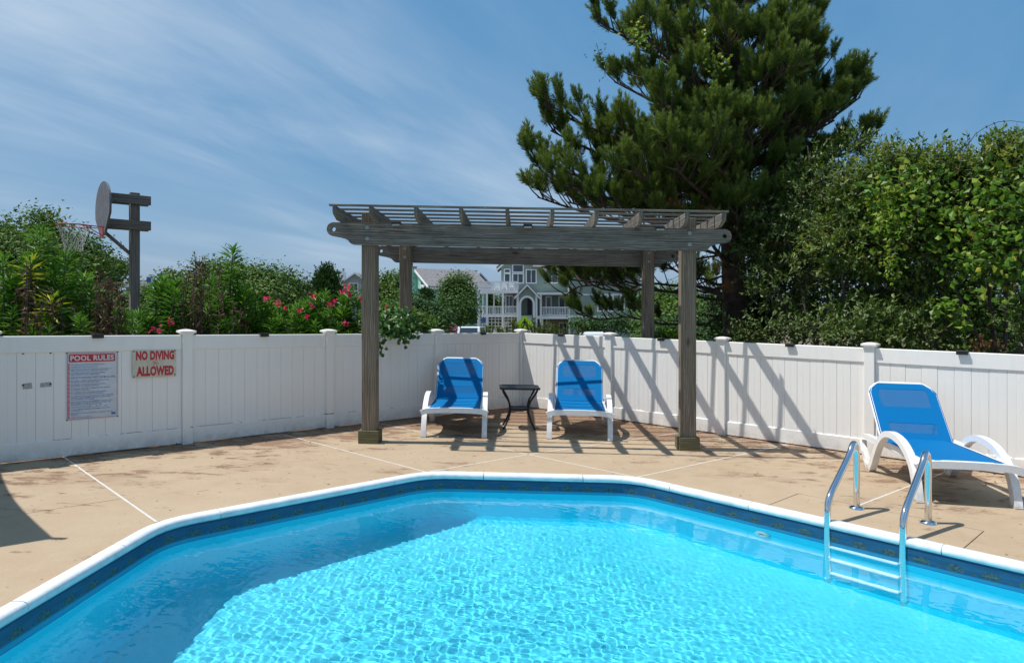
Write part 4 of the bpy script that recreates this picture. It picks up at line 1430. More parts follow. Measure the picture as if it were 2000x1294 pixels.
def flower(parent, at, n=16, r=.045):
    lv = Leaves(); at = np.array(at)
    c = at + np.clip(RNG.normal(0, r * .45, (n, 3)), -r * .8, r * .8)
    lv.add(c, RNG.normal(size=(n, 3)) + np.array([0, -.4, .3]), RNG.uniform(.028, .045, n), RNG.uniform(.025, .04, n), RNG.uniform(0, 1, n))
    lv.build('flower_cluster', M['pink'], parent)
def oleander(tops, label, flowers=(), dead=(), extra=3, off=.85, yellow=0.0, fol=.6, group='oleanders growing behind the left fence', undergrowth=22):
    u0 = sum(t[0] for t in tops) / len(tops)
    d0 = fence_d(u0) + off
    x0 = px(u0, d0); z0 = ground_z(x0, d0) - .03
    root = empty('oleander', (x0, d0, z0), label, 'oleander', group)
    lv = Leaves(); mb = MB(); dl = Leaves(); dm = MB()
    for (u, v, *o) in tops:
        d = fence_d(u) + off + RNG.uniform(-.15, .2)
        top = (px(u, d), d, pz(v, d))
        base = (x0 + (top[0] - x0) * .5 + RNG.normal(0, .06), d0 + RNG.normal(0, .08), z0)
        oleander_stem(lv, mb, base, top, o[0] if o else fol, yellow=yellow, r=.013)
    ht = [pz(t[1], d0) for t in tops]
    for k in range(extra):
        x = x0 + RNG.normal(0, .20); y = d0 + RNG.normal(0, .16)
        z = min(ht) * RNG.uniform(.72, .98)
        oleander_stem(lv, mb, (x0 + RNG.normal(0, .1), d0 + RNG.normal(0, .08), z0), (x, y, max(z, 1.42)), RNG.uniform(.35, .6), yellow=yellow)
    for k in range(undergrowth):                          # low shoots that fill the foot of the bush
        x = x0 + RNG.normal(0, .26); y = d0 + RNG.normal(0, .16) + .05
        z = RNG.uniform(1.15, 1.42 + .1 * (k % 3))
        oleander_stem(lv, mb, (x + RNG.normal(0, .05), y, z - .5), (x, y, z), .4, llen=.13, r=.006)
    for (u, v) in dead:
        d = fence_d(u) + off + RNG.uniform(-.55, -.15)
        dead_stem(dl, dm, (px(u, d) + RNG.normal(0, .05), d + RNG.normal(0, .05), z0), (px(u, d), d, pz(v, d)))
    mb.build('stems', M['stem'], root)['kind'] = 'stuff'
    lv.build('foliage', M['oleander'], root, droop=.10)
    if dead:
        dm.build('dry_stems', M['dry_stem'], root)['kind'] = 'stuff'
        dl.build('dry_leaves', M['dead_leaf'], root, kind='stuff')
    for (u, v, *r) in flowers:
        d = fence_d(u) + off - .35
        flower(root, (px(u, d), d, pz(v, d)), r=(r[0] if r else .045))
    return root
oleander([(22, 545), (48, 530, .8), (5, 505)], 'leafy oleander at the left frame edge, its stems crowded with narrow green leaves', dead=((55, 545), (30, 560)), extra=5)
oleander([(80, 448, .62), (66, 500, .5)], 'tall oleander shoot standing left of the basketball net with one high tuft', dead=((60, 520), (52, 510), (70, 560), (48, 560)), extra=3)
oleander([(128, 497, .6), (108, 520)], 'oleander with a broad leafy tuft directly below the basketball net', dead=((98, 560), (118, 580), (140, 590), (88, 555)), extra=2, yellow=.04)
oleander([(165, 540, .42), (178, 560, .4)], 'oleander with a bare yellowish stem and one tuft left of the hoop post', dead=((195, 530), (203, 525), (188, 545), (210, 540), (150, 600), (198, 535)), extra=1, yellow=.03)
oleander([(222, 600, .35), (205, 612, .3)], 'thicket of dried brown oleander stems just left of the hoop post', dead=((215, 535), (222, 548), (230, 560), (212, 550), (238, 575), (226, 545), (205, 545), (242, 590), (218, 540), (233, 570), (208, 560)), extra=1)
oleander([(60, 512, .25), (100, 585, .25), (75, 590, .2)], 'yellowing oleander with fading leaves low at the left fence', dead=((85, 575), (105, 600), (70, 590), (112, 590)), extra=2, yellow=.5, off=.6)
oleander([(318, 545, .7), (305, 560), (332, 560), (345, 552, .6)], 'bushy oleander just right of the hoop post, bright tufts above two pink blooms', flowers=((305, 645, .06), (333, 629, .055)), extra=4)
oleander([(372, 590, .6), (392, 575, .6), (405, 600)], 'rounded oleander above the first fence post cap right of the signs', dead=((385, 540), (378, 560)), extra=4)
oleander([(412, 545, .5)], 'nearly leafless oleander with tall brown dry stems against the sky', dead=((383, 500), (380, 490), (390, 505), (372, 520), (402, 510), (365, 535), (395, 500), (407, 530), (428, 520), (380, 530), (360, 550)), extra=1)
oleander([(456, 487, .55), (450, 535, .5), (462, 560, .5)], 'tallest oleander of the hedge with a palm like tuft against the sky', extra=2, dead=((430, 510), (436, 560)))
oleander([(480, 565, .7), (465, 575, .6), (500, 580)], 'wide oleander tuft right of the palm like one, above the second solar light', extra=4, dead=((470, 600), (455, 590), (478, 600)))
oleander([(524, 590, .5), (545, 598, .5), (510, 600)], 'oleander carrying two small pink blooms above the middle of the fence', flowers=((522, 583, .045), (541, 593, .042), (558, 602, .02)), extra=4)
oleander([(580, 600, .5), (598, 592), (565, 612)], 'low green oleander with two faded red blooms left of the flowering one', flowers=((585, 607, .028), (601, 619, .02)), extra=5)
oleander([(618, 580, .6), (635, 575, .6), (608, 595)], 'oleander with pink blooms left of the pergola post, below the dark cedar', flowers=((612, 577, .05), (644, 596, .05), (653, 588, .025), (610, 597, .025)), extra=5)
oleander([(682, 565, .8), (668, 580, .6), (697, 590, .5)], 'tall oleander topped with large pink blooms touching the left pergola post', flowers=((673, 569, .06), (680, 560, .045), (683, 575, .03), (705, 584, .04), (677, 632, .05)), extra=5)
oleander([(745, 606, .4), (760, 598, .4), (778, 610, .4)], 'oleander with two red buds right of the left pergola post', flowers=((756, 599, .02), (765, 599, .018)), extra=4, off=1.3)

# ------------------------------------------------------------------ ivy climbing over the fence at the pergola post
def leaf_patch(lv, pts, n, spread, L, W, rlo=0, rhi=1, face=(0, -1, .45), jit=.9):
    pts = np.array(pts)
    seg = RNG.integers(0, len(pts) - 1, n) if len(pts) > 1 else np.zeros(n, int)
    t = RNG.uniform(0, 1, (n, 1))
    p = pts[seg] * (1 - t) + pts[np.minimum(seg + 1, len(pts) - 1)] * t
    p = p + RNG.normal(0, 1, (n, 3)) * np.array(spread)
    nrm = unit(np.array(face) + RNG.normal(0, jit * .55, (n, 3)))
    d = unit(np.cross(nrm, RNG.normal(size=(n, 3)))); d[:, 2] -= .45; d = unit(d)
    s = np.cross(nrm, d)
    lv.add(p, d, RNG.uniform(L * .75, L * 1.2, n), RNG.uniform(W * .75, W * 1.2, n), RNG.uniform(rlo, rhi, n), s)
iv_d = 9.55
root = empty('ivy_vine', (px(768, iv_d), iv_d + .1, ground_z(px(768, iv_d), iv_d)), 'dark green ivy spilling over the fence right of the left pergola post', 'ivy')
lv = Leaves(); mb = MB()
def at(u, v, d): return np.array([px(u, d), d, pz(v, d)])
leaf_patch(lv, [at(745, 625, iv_d), at(765, 640, iv_d - .1), at(785, 630, iv_d - .1), at(798, 648, iv_d - .15)], 330, (.09, .12, .075), .075, .07)
leaf_patch(lv, [at(742, 612, iv_d), at(772, 618, iv_d), at(800, 632, iv_d)], 180, (.10, .12, .09), .08, .07, .3, 1)
hang = [at(746, 650, 9.27), at(748, 662, 9.22), at(742, 672, 9.2), at(746, 684, 9.2), at(738, 697, 9.2)]
leaf_patch(lv, hang, 34, (.018, .015, .022), .062, .058)
hang2 = [at(786, 650, 9.35), at(792, 657, 9.3), at(786, 668, 9.3)]
leaf_patch(lv, hang2, 46, (.04, .02, .03), .062, .058)
for h in (hang, hang2): mb.tube([tuple(p) for p in h], .004, 5)
mb.tube([tuple(at(765, 690, iv_d + .2)), tuple(at(768, 650, iv_d + .05)), tuple(at(780, 640, iv_d))], .012, 6)
mb.build('stem', M['dry_stem'], root); lv.build('foliage', M['ivy'], root)

# ------------------------------------------------------------------ generic broadleaf crowns
def blob_tree(name, label, cat, group, base, blobs, mat, leaf, nl, trunk_r=.12, clump=.45, bark='bark_grey', limbs=True, up=.5, wl=.55, hollow=.55):
    """blobs: (x, y, z, rx, ry, rz) in the world; leaves sit in clumps through the outer part of every blob"""
    root = empty(name, base, label, cat, group)
    lv = Leaves(); mb = MB()
    bv = np.array([b[3] * b[4] * b[5] for b in blobs]) ** .667; bv = bv / bv.sum()
    for b, w in zip(blobs, bv):
        n = max(40, int(nl * w)); nc = max(5, int(n / 26))
        c0 = np.array(b[:3]); r0 = np.array(b[3:6])
        dirs = rdir(nc); rr = RNG.uniform(hollow, 1.0, (nc, 1)) ** .6
        cc = c0 + dirs * rr * r0 * (1 + .16 * np.sin(dirs[:, :1] * 7 + dirs[:, 2:3] * 5))
        shade = RNG.uniform(0, 1, nc)
        ci = RNG.integers(0, nc, n)
        off = RNG.normal(0, 1, (n, 3)) * clump * np.array([.5, .5, .36])
        p = cc[ci] + off
        nrm = unit(dirs[ci] * .8 + np.array([0, 0, up]) + RNG.normal(0, .55, (n, 3)))
        d = unit(np.cross(nrm, RNG.normal(size=(n, 3))))
        lv.add(p, d, RNG.uniform(.7, 1.3, n) * leaf, RNG.uniform(.7, 1.3, n) * leaf * wl, np.clip(.55 * shade[ci] + .45 * RNG.uniform(0, 1, n), 0, 1), np.cross(nrm, d))
    top = max(b[2] for b in blobs)
    bx, by, bz = base
    mb.tube([(bx, by, bz - .1), (bx + .03, by, bz + (top - bz) * .35), (bx, by + .02, bz + (top - bz) * .75)], [trunk_r, trunk_r * .8, trunk_r * .45], 8)
    if limbs:
        for b in blobs:
            z0 = bz + (top - bz) * RNG.uniform(.25, .55)
            m1 = ((bx + b[0]) / 2 + RNG.normal(0, .1), (by + b[1]) / 2, (z0 + b[2]) / 2 + .1)
            mb.tube([(bx, by, z0), m1, (b[0], b[1], b[2])], [trunk_r * .5, trunk_r * .35, trunk_r * .12], 6)
            for k in range(4):
                dd_ = rdir(1)[0] * np.array(b[3:6]) * .8
                mb.tube([(b[0], b[1], b[2]), (b[0] + dd_[0], b[1] + dd_[1], b[2] + dd_[2] * .9)], [trunk_r * .14, trunk_r * .05], 5)
    mb.build('trunk', M[bark], root)
    lv.build('crown', M[mat], root)
    return root
def B_(u, v, d, ru, rv, rd=None):
    """crown lobe from its picture position and size at depth d"""
    return (px(u, d), d, pz(v, d), ru * d / F, (rd if rd else ru * .8 * d / F), rv * d / F)
def base_at(u, d): return (px(u, d), d, ground_z(px(u, d), d))
BG = 'trees beyond the left fence'
blob_tree('oak_tree', 'large live oak at the left frame edge behind the oleanders', 'tree', BG, base_at(30, 19), [B_(-40, 500, 19, 75, 56), B_(25, 508, 19, 66, 52), B_(60, 540, 18.5, 80, 70), B_(-10, 462, 19.5, 42, 30), B_(90, 590, 18.3, 90, 60), B_(-30, 580, 18.3, 90, 70)], 'oak', .13, 30000, .22, .55)
blob_tree('oak_tree', 'open crowned live oak behind the basketball net', 'tree', BG, base_at(120, 21), [B_(85, 446, 21, 32, 24), B_(120, 488, 21, 52, 42), B_(165, 515, 21, 38, 38), B_(150, 550, 20.5, 60, 50), B_(188, 488, 21, 14, 22), B_(88, 428, 21.5, 16, 12), B_(195, 545, 20.5, 20, 35), B_(140, 610, 20.3, 90, 50)], 'oak', .12, 20000, .2, .5)
blob_tree('pine_tree', 'small flat topped pine left of the basketball post against the sky', 'tree', BG, base_at(222, 60), [B_(218, 516, 60, 22, 8), B_(230, 526, 60, 18, 8), B_(212, 532, 60, 14, 7), B_(225, 545, 60, 16, 8)], 'oak', .30, 2200, .22, .6, 'bark')
blob_tree('pine_tree', 'small dark pine right of the hoop post on the skyline', 'tree', BG, base_at(338, 50), [B_(335, 545, 50, 22, 15), B_(345, 565, 50, 30, 20), B_(328, 580, 50, 30, 20)], 'oak', .25, 3200, .2, .6, 'bark')
blob_tree('shrub', 'dense evergreen shrub low behind the hoop post', 'shrub', BG, base_at(270, 16), [B_(245, 610, 16, 45, 45), B_(300, 605, 16, 45, 50), B_(270, 640, 15.5, 60, 40)], 'shrub_leaf', .09, 9000, .08, .35)
blob_tree('oak_tree', 'rounded dark oak behind the palm like oleander tuft', 'tree', BG, base_at(430, 30), [B_(425, 540, 30, 48, 30), B_(400, 570, 30, 60, 40), B_(455, 545, 29.5, 40, 28), B_(430, 600, 29, 90, 45)], 'oak', .16, 13000, .25, .6)
blob_tree('oak_tree', 'broad domed oak on the skyline left of the cedar', 'tree', BG, base_at(520, 28), [B_(500, 548, 28, 50, 26), B_(540, 553, 28, 45, 28), B_(570, 578, 28, 40, 32), B_(520, 590, 27.5, 90, 45), B_(590, 605, 27.5, 55, 40), B_(480, 560, 27.6, 40, 28)], 'oak', .15, 18000, .25, .55)

# ------------------------------------------------------------------ cedars and junipers
def cedar(label, u, vt, vb, hw, d, mat='cedar', n=7000, group=BG, name='cedar_tree', leaf=.13):
    x, y, z = base_at(u, d)
    root = empty(name, (x, y, z), label, 'tree' if 'tree' in name else 'shrub', group)
    zt, zb = pz(vt, d), pz(vb, d); R = hw * d / F
    lv = Leaves(); mb = MB()
    mb.tube([(x, y, z), (x, y, zt - .1)], [R * .12, .02], 7)
    nb = 120
    for i in range(nb):
        t = RNG.uniform(0, 1) ** .85
        a = RNG.uniform(0, 6.28)
        zz = zb + (zt - zb) * t
        L = R * (1 - t) ** .75 * RNG.uniform(.75, 1.12) + .06
        o = np.array([math.cos(a), math.sin(a), .42])
        p0 = np.array([x, y, zz])
        k = max(4, int(n / nb * (1.3 - t)))
        s = RNG.uniform(.25, 1, (k, 1)) ** .7
        p = p0 + o * L * s + RNG.normal(0, .10 * R + .03, (k, 3)) * np.array([1, 1, .6])
        dvec = unit(o + RNG.normal(0, .45, (k, 3)) + np.array([0, 0, .5]))
        sh = RNG.uniform(0, .6)
        lv.add(p, dvec, RNG.uniform(.7, 1.3, k) * leaf, RNG.uniform(.7, 1.2, k) * leaf * .38, np.clip(sh + RNG.uniform(0, .4, k), 0, 1))
    mb.build('trunk', M['bark_grey'], root); lv.build('crown', M[mat], root)
cedar('dark pointed cedar beside the chimney left of the pergola post', 638, 522, 630, 44, 24, n=9000)
MG = 'trees and shrubs in front of the houses'
blob_tree('oak_tree', 'wind shaped oak seen between the two left pergola posts', 'tree', MG, base_at(755, 34), [B_(748, 560, 34, 26, 24), B_(770, 552, 34, 22, 20), B_(740, 590, 33, 40, 34), B_(780, 590, 33, 30, 26), B_(760, 620, 32, 50, 30)], 'oak', .16, 9000, .2, .5)
cedar('dark cedar standing in front of the mint green house wall', 832, 566, 650, 34, 36, n=7000, group=MG, leaf=.15)
blob_tree('oak_tree', 'round topped tree in front of the mint green house roof', 'tree', MG, base_at(893, 64), [B_(893, 556, 64, 21, 22), B_(880, 574, 64, 20, 22), B_(906, 578, 64, 18, 24), B_(893, 598, 63, 28, 24), B_(880, 615, 63, 26, 18), B_(908, 612, 63, 18, 18)], 'shrub_leaf', .24, 13000, .35, .9)
blob_tree('shrub', 'yellow green shrub behind the ivy left of the stop sign', 'shrub', MG, base_at(815, 13), [B_(805, 632, 13, 26, 22), B_(835, 640, 13, 24, 16), B_(785, 622, 13.5, 26, 24)], 'bright_leaf', .075, 3800, .05, .22)
blob_tree('shrub', 'dark evergreen shrub below the mint green house', 'shrub', MG, base_at(820, 26), [B_(800, 612, 26, 40, 26), B_(840, 622, 26, 40, 24)], 'cedar', .13, 7000, .1, .4)
blob_tree('shrub', 'dark foundation shrubs at the foot of the sage green house wing', 'shrub', MG, base_at(1200, 76), [B_(1140, 636, 76, 26, 12), B_(1185, 634, 76, 30, 14), B_(1228, 632, 76, 26, 16)], 'cedar', .3, 4000, .1, .9)
blob_tree('oak_tree', 'dark tree behind the open porches of the sage green house', 'tree', MG, base_at(955, 104), [B_(940, 590, 104, 26, 22), B_(968, 592, 104, 24, 22), B_(955, 615, 103, 40, 22), B_(925, 600, 104, 20, 26)], 'oak', .4, 6000, .4, 1.1)
def juniper(label, sprays, n=22):
    u0 = sum(s[0] for s in sprays) / len(sprays); d0 = 12.6
    x, y, z = base_at(u0, d0)
    root = empty('juniper', (x, y, z), label, 'shrub', 'junipers behind the corner of the fence')
    lv = Leaves(); mb = MB()
    for (u, v, d) in sprays:
        tip = np.array([px(u, d), d, pz(v, d)]); b = np.array([px(u, d) * .85 + x * .15 + RNG.normal(0, .08), d + .1, tip[2] - .42])
        mb.tube([tuple(b), tuple(tip)], [.008, .003], 5)
        for t in np.linspace(.05, 1, n):
            p = b * (1 - t) + tip * t
            k = 7
            dv = unit(tip - b) * .9 + RNG.normal(0, .55, (k, 3))
            lv.add(np.repeat(p[None], k, 0), dv, RNG.uniform(.05, .11, k), RNG.uniform(.010, .018, k), np.clip(t * .6 + RNG.uniform(0, .4, k), 0, 1))
    mb.build('branches', M['bark_grey'], root)['kind'] = 'stuff'; lv.build('foliage', M['juniper'], root)
juniper('feathery juniper sprays hiding the foot of the yellow crossing sign', [(990, 640, 12.6), (1000, 632, 12.7), (1012, 636, 12.6), (1030, 634, 12.6), (1043, 625, 12.8), (1020, 640, 12.5), (1005, 626, 12.8), (1036, 638, 12.5), (978, 645, 12.6)])
juniper('low juniper sprays right of the fence corner below the white deck', [(1055, 638, 12.6), (1065, 633, 12.7), (1078, 636, 12.6), (1090, 640, 12.6), (1060, 643, 12.5), (1072, 645, 12.5), (1085, 645, 12.4), (1048, 642, 12.5), (1100, 646, 12.4)])
juniper('short juniper sprays along the shaded fence top right of the stop sign', [(950, 641, 12.4), (962, 640, 12.4), (972, 642, 12.4), (940, 646, 12.3), (955, 646, 12.3), (982, 646, 12.3), (1135, 640, 12.4), (1140, 645, 12.3)])

# ------------------------------------------------------------------ the big pine
TD = 11.4; TU = 1432
tx_ = px(TU, TD)
pine = empty('pine_tree', (tx_, TD, ground_z(tx_, TD)), 'big spreading black pine behind the right side of the pergola', 'tree')
pb = MB(); pn_ = Leaves(); pdead = Leaves()
trunk_pts = [np.array([tx_, TD, ground_z(tx_, TD) - .1]), np.array([tx_ + .05, TD, 1.2]), np.array([tx_ - .02, TD, 2.8]), np.array([tx_ + .12, TD + .1, 4.4]), np.array([tx_ + .0, TD, 6.0]), np.array([tx_ - .1, TD, 7.6]), np.array([tx_ - .1, TD, 8.8])]
pb.tube([tuple(p) for p in trunk_pts], [.25, .21, .18, .15, .11, .07, .03], 12)
def trunk_at(z):
    for a, b in zip(trunk_pts[:-1], trunk_pts[1:]):
        if a[2] <= z <= b[2]:
            t = (z - a[2]) / (b[2] - a[2]); return a * (1 - t) + b * t
    return trunk_pts[-1] if z > trunk_pts[-1][2] else trunk_pts[0]
def shoot(p, d, L, nn, bright):
    """a candle: needles all along, pointing forward"""
    d = unit(d)
    t = RNG.uniform(0, 1, (nn, 1)) ** .85
    ang = RNG.uniform(rad(28), rad(62), (nn, 1)) * (1.05 - .55 * t)
    o = unit(np.cross(d, RNG.normal(size=(nn, 3))))
    dv = d * np.cos(ang) + o * np.sin(ang)
    ln = RNG.uniform(.075, .115, nn) * (1.05 - .3 * t[:, 0])
    pn_.add(p + d * L * t, dv, ln, .0074, np.clip(bright + .35 * t[:, 0] + RNG.normal(0, .12, nn), 0, 1))
def branchlet(p, d, L, depth, bright):
    d = unit(d)
    q = p + d * L * .55 + np.array([0, 0, .06 * L]); e = p + d * L + np.array([0, 0, .22 * L])
    pb.tube([tuple(p), tuple(q), tuple(e)], [.014, .010, .006], 5)
    dirs = [unit(e - q)]
    for k in range(7):
        dd_ = unit(unit(e - q) * .8 + RNG.normal(0, .55, 3) + np.array([0, 0, .45])); dirs.append(dd_)
    for i, dd_ in enumerate(dirs):
        t = 1.0 if i == 0 else RNG.uniform(.35, .95)
        b = q * (1 - t) + e * t if t > 0 else q
        shoot(b, dd_ + np.array([0, 0, .55]), RNG.uniform(.17, .30), 96, bright)
def limb(end, z0, r=.06, sub=1.0, bright=.30, start=.22, wob=.05):
    s = trunk_at(z0); e = np.array(end)
    L = np.linalg.norm(e - s)
    m = (s + e) / 2 + np.array([0, 0, -.05 * L]) + RNG.normal(0, wob * L, 3) * np.array([1, 1, .4 if wob < .1 else 1])
    P = []
    for t in np.linspace(0, 1, 9):
        P.append(s * (1 - t) ** 2 + m * 2 * t * (1 - t) + e * t * t + (RNG.normal(0, .055, 3) if wob > .1 else 0))
    pb.tube([tuple(p) for p in P], list(np.linspace(r, .012, 9)), 7)
    ax = unit(e - s)
    n = int(L * 6.2 * sub) + 3
    for i in range(n):
        t = start + (1 - start) * (i + RNG.uniform(.2, .8)) / n
        f = t * 8; k = min(7, int(f)); p = P[k] * (1 - (f - k)) + P[k + 1] * (f - k)
        side = unit(np.cross(ax, np.array([0, 0, 1.0]))) * (1 if i % 2 else -1)
        d = ax * RNG.uniform(.3, .8) + side * RNG.uniform(.25, .9) + np.array([0, 0, RNG.uniform(.0, .7)])
        branchlet(p, d, RNG.uniform(.32, .72) * (1.15 - .55 * t), 0, bright + RNG.normal(0, .10))
    branchlet(e - ax * .25, ax + np.array([0, 0, .3]), .3, 0, bright + .1)
    branchlet(e - ax * .1, ax * .5 + np.array([0, 0, .8]), .28, 0, bright + .1)
def zl(v): return pz(v, TD)
LIMBS = [(1060, 205, 10.7, 330), (1035, 310, 10.5, 430), (1075, 255, 11.0, 390), (1075, 355, 10.2, 440), (1110, 395, 10.4, 450), (1050, 385, 11.2, 470),
         (1165, 40, 11.2, 200), (1200, -30, 11.6, 120), (1250, 60, 10.3, 220), (1320, 20, 10.4, 170), (1400, -30, 10.5, 100), (1480, -50, 11.6, 60), (1300, -80, 11.6, 60),
         (1540, 0, 11.4, 130), (1600, 45, 11.2, 190), (1565, 95, 10.5, 230), (1640, 175, 11.0, 300), (1680, 190, 11.5, 330), (1630, 235, 10.4, 340), (1690, 285, 11.0, 380), (1600, 140, 11.8, 260),
         (1400, 235, 9.7, 330), (1385, 300, 9.7, 390), (1320, 330, 9.8, 420), (1230, 335, 9.9, 420), (1260, 385, 10.2, 470), (1170, 400, 10.2, 470), (1480, 170, 10.1, 260), (1505, 80, 10.2, 200),
         (1350, 150, 10.0, 270), (1420, 70, 10.1, 170), (1290, 210, 9.9, 320), (1215, 265, 10.4, 360), (1180, 310, 11.2, 400), (1250, 150, 10.8, 280), (1460, 250, 9.9, 340), (1540, 230, 10.2, 330), (1340, 80, 10.2, 200),
         (1400, 130, 12.8, 200), (1300, 240, 13.0, 300), (1500, 240, 13.0, 300), (1200, 160, 12.8, 280), (1600, 250, 12.9, 330), (1440, 0, 12.6, 80), (1380, 350, 12.8, 400)]
LIMBS += [(1560, 60, 10.6, 180), (1600, 110, 10.8, 220), (1640, 205, 10.6, 300), (1530, 130, 9.9, 250), (1580, 25, 11.0, 150), (1670, 165, 11.2, 300), (1300, 290, 9.8, 380), (1520, 330, 10.6, 400), (1580, 370, 11.0, 440), (1490, 400, 10.4, 460), (1540, 450, 11.2, 500), (1480, 500, 11.0, 540), (1385, 470, 10.6, 520), (1360, 560, 12.2, 580), (1500, 570, 11.6, 590), (1440, 420, 10.2, 470), (1640, 300, 11.6, 380)]
for (u, v, d, v0) in LIMBS:
    limb((px(u, d), d, pz(v, d)), zl(v0), .065)
for (u, v, d, v0) in [(1068, 532, 11.9, 560), (1110, 575, 11.8, 590), (1165, 545, 11.7, 560), (1130, 620, 12.1, 610), (1205, 530, 12.0, 560)]:
    limb((px(u, d), d, pz(v, d)), zl(v0), .026, sub=.6, start=.45, bright=.22, wob=.13)
# bare low limbs with old brown needles
for k in range(7):
    z0 = RNG.uniform(1.6, 3.2); s = trunk_at(z0)
    a = RNG.uniform(2.4, 7.0); L = RNG.uniform(.6, 1.4)
    e = s + np.array([math.cos(a) * L, math.sin(a) * L * .7, RNG.uniform(-.7, .2)])
    pb.tube([tuple(s), tuple((s + e) / 2 + RNG.normal(0, .1, 3)), tuple(e)], [.022, .014, .005], 6)
    for q in range(7):
        t = RNG.uniform(.3, 1); p = s * (1 - t) + e * t; f = p + RNG.normal(0, .25, 3)
        pb.tube([tuple(p), tuple(f)], [.009, .003], 4)
for (u, v, d) in [(1415, 545, 10.6), (1422, 560, 10.6), (1395, 500, 10.7), (1410, 520, 10.7), (1305, 395, 10.4), (1330, 390, 10.4), (1380, 405, 10.3), (1500, 480, 10.5), (1520, 470, 10.4)]:
    for k in range(4):
        p = at(u + RNG.normal(0, 9), v + RNG.normal(0, 6), d); n = 24
        pdead.add(p + RNG.normal(0, .02, (n, 3)), np.array([0, 0, -1.0]) + RNG.normal(0, .25, (n, 3)), RNG.uniform(.06, .11, n), .006, RNG.uniform(0, 1, n))
pb.build('trunk', M['bark'], pine); pn_.build('crown', M['pine'], pine)
pdead.build('dead_needles', M['brown_needle'], pine, kind='stuff')

# ------------------------------------------------------------------ silverberry shrubs and vines behind the right fence
def spray(lv, mb, p, d, L, n, lo, hi, leaf=.058, grav=.25, wood=True):
    """a leafy twig"""
    d = unit(np.array(d)); p = np.array(p)
    e = p + d * L - np.array([0, 0, grav * L * L])
    m = p + d * L * .5
    if wood: mb.tube([tuple(p), tuple(m), tuple(e)], [.005, .004, .002], 4, caps=False)
    t = np.linspace(.08, 1, n)[:, None]
    q = p * (1 - t) ** 2 + m * 2 * t * (1 - t) + e * t * t
    ax = unit(e - p)
    o = unit(np.cross(ax, RNG.normal(size=(n, 3))))
    dv = ax * .55 + o * .9 + np.array([0, -.05, .12])
    nr = unit(np.cross(dv, np.cross(np.array([0, 0, 1.0]), dv)) + RNG.normal(0, .35, (n, 3)))
    lv.add(q, dv, RNG.uniform(.5, 1.3, n) * leaf, RNG.uniform(.65, 1.2, n) * leaf * .48, np.clip(RNG.uniform(lo, hi, n), 0, 1), np.cross(nr, dv))
def silverberry(label, lobes, nsp, tops=(), leaf=.076, tone=.17):
    """lobes: (u, v, d, ru, rv, rd) ellipsoids"""
    u0 = np.mean([l[0] for l in lobes]); d0 = np.mean([l[2] for l in lobes]) + .3
    x, y, z = base_at(u0, d0)
    root = empty('silverberry_shrub', (x, y, z), label, 'shrub', 'silverberry shrubs behind the right fence')
    lv = Leaves(); mb = MB(); tw = MB()
    for k in range(7):
        l = lobes[k % len(lobes)]; c = np.array([px(l[0], l[2]), l[2], pz(l[1], l[2])])
        b = np.array([x + RNG.normal(0, .25), y + RNG.normal(0, .2), z])
        mid = (b + c) / 2 + RNG.normal(0, .18, 3)
        mb.tube([tuple(b), tuple(mid), tuple(c + RNG.normal(0, .2, 3))], [.032, .024, .010], 6)
        for j in range(4):
            t = RNG.uniform(.3, 1); p = b * (1 - t) ** 2 + mid * 2 * t * (1 - t) + c * t * t
            mb.tube([tuple(p), tuple(p + RNG.normal(0, .35, 3))], [.010, .003], 4)
    vol = np.array([l[3] * l[4] * (.5 if l[1] > 540 else 1.0) for l in lobes], float); vol /= np.sum([l[3] * l[4] for l in lobes])
    for l, w in zip(lobes, vol):
        d = l[2]; c = np.array([px(l[0], d), d, pz(l[1] + (14 if l[1] < 400 else 0), d)]); r = np.array([max(22, l[3] - 22) * d / F, l[5], max(20, l[4] - 32) * d / F])
        n_ = int(nsp * w); ncl = max(3, n_ // 13)
        for q in range(ncl):
            cd_ = rdir(1)[0]
            if cd_[1] > .35: cd_[1] *= -1
            cc_ = c + cd_ * r * RNG.uniform(.45, 1.06) ** .6 * (1 + .15 * math.sin(cd_[0] * 9 + cd_[2] * 7))
            sh0 = RNG.uniform(-.12, .38) + tone - (.10 if l[1] > 540 else 0)  # low lobes get darker leaf colour, painting in shade at the hedge foot
            for i in range(n_ // ncl):
                dr = unit(cd_ + RNG.normal(0, .5, 3))
                p = cc_ + RNG.normal(0, .10, 3)
                o = dr * .8 + np.array([0, -.1, .35]) + RNG.normal(0, .45, 3)
                sh = sh0 + RNG.uniform(0, .12)
                spray(lv, tw, p, o, RNG.uniform(.16, .34), 12, sh, sh + .38 + (.25 if dr[2] > .3 and l[1] < 480 else 0), leaf, wood=(i % 2 == 0))  # upward sprays high in the bush are coloured lighter, as if lit from above
    for (u, v, d) in tops:                                # upright shoots on the skyline
        tip = at(u, v, d)
        L = RNG.uniform(.35, .55)
        spray(lv, tw, tip - np.array([RNG.normal(0, .04), 0, L]), (RNG.normal(0, .08), RNG.normal(0, .08), 1), L, 18, .05, .75, leaf * 1.05, grav=0)
    mb.build('branches', M['bark_grey'], root)
    tw.build('twigs', M['dry_stem'], root)['kind'] = 'stuff'
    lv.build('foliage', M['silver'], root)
    return root
silverberry('dark silverberry bush tangled under the right side of the big pine', [(1560, 420, 9.9, 85, 80, .6), (1600, 330, 10.0, 60, 50, .5), (1530, 560, 9.8, 85, 90, .6), (1490, 650, 9.6, 70, 50, .5), (1570, 650, 9.3, 80, 45, .5), (1490, 480, 10.6, 60, 90, .5), (1640, 290, 10.0, 45, 35, .4)], 1300, leaf=.066, tone=-.18)  # negative tone puts the pine's shade into the leaf colour
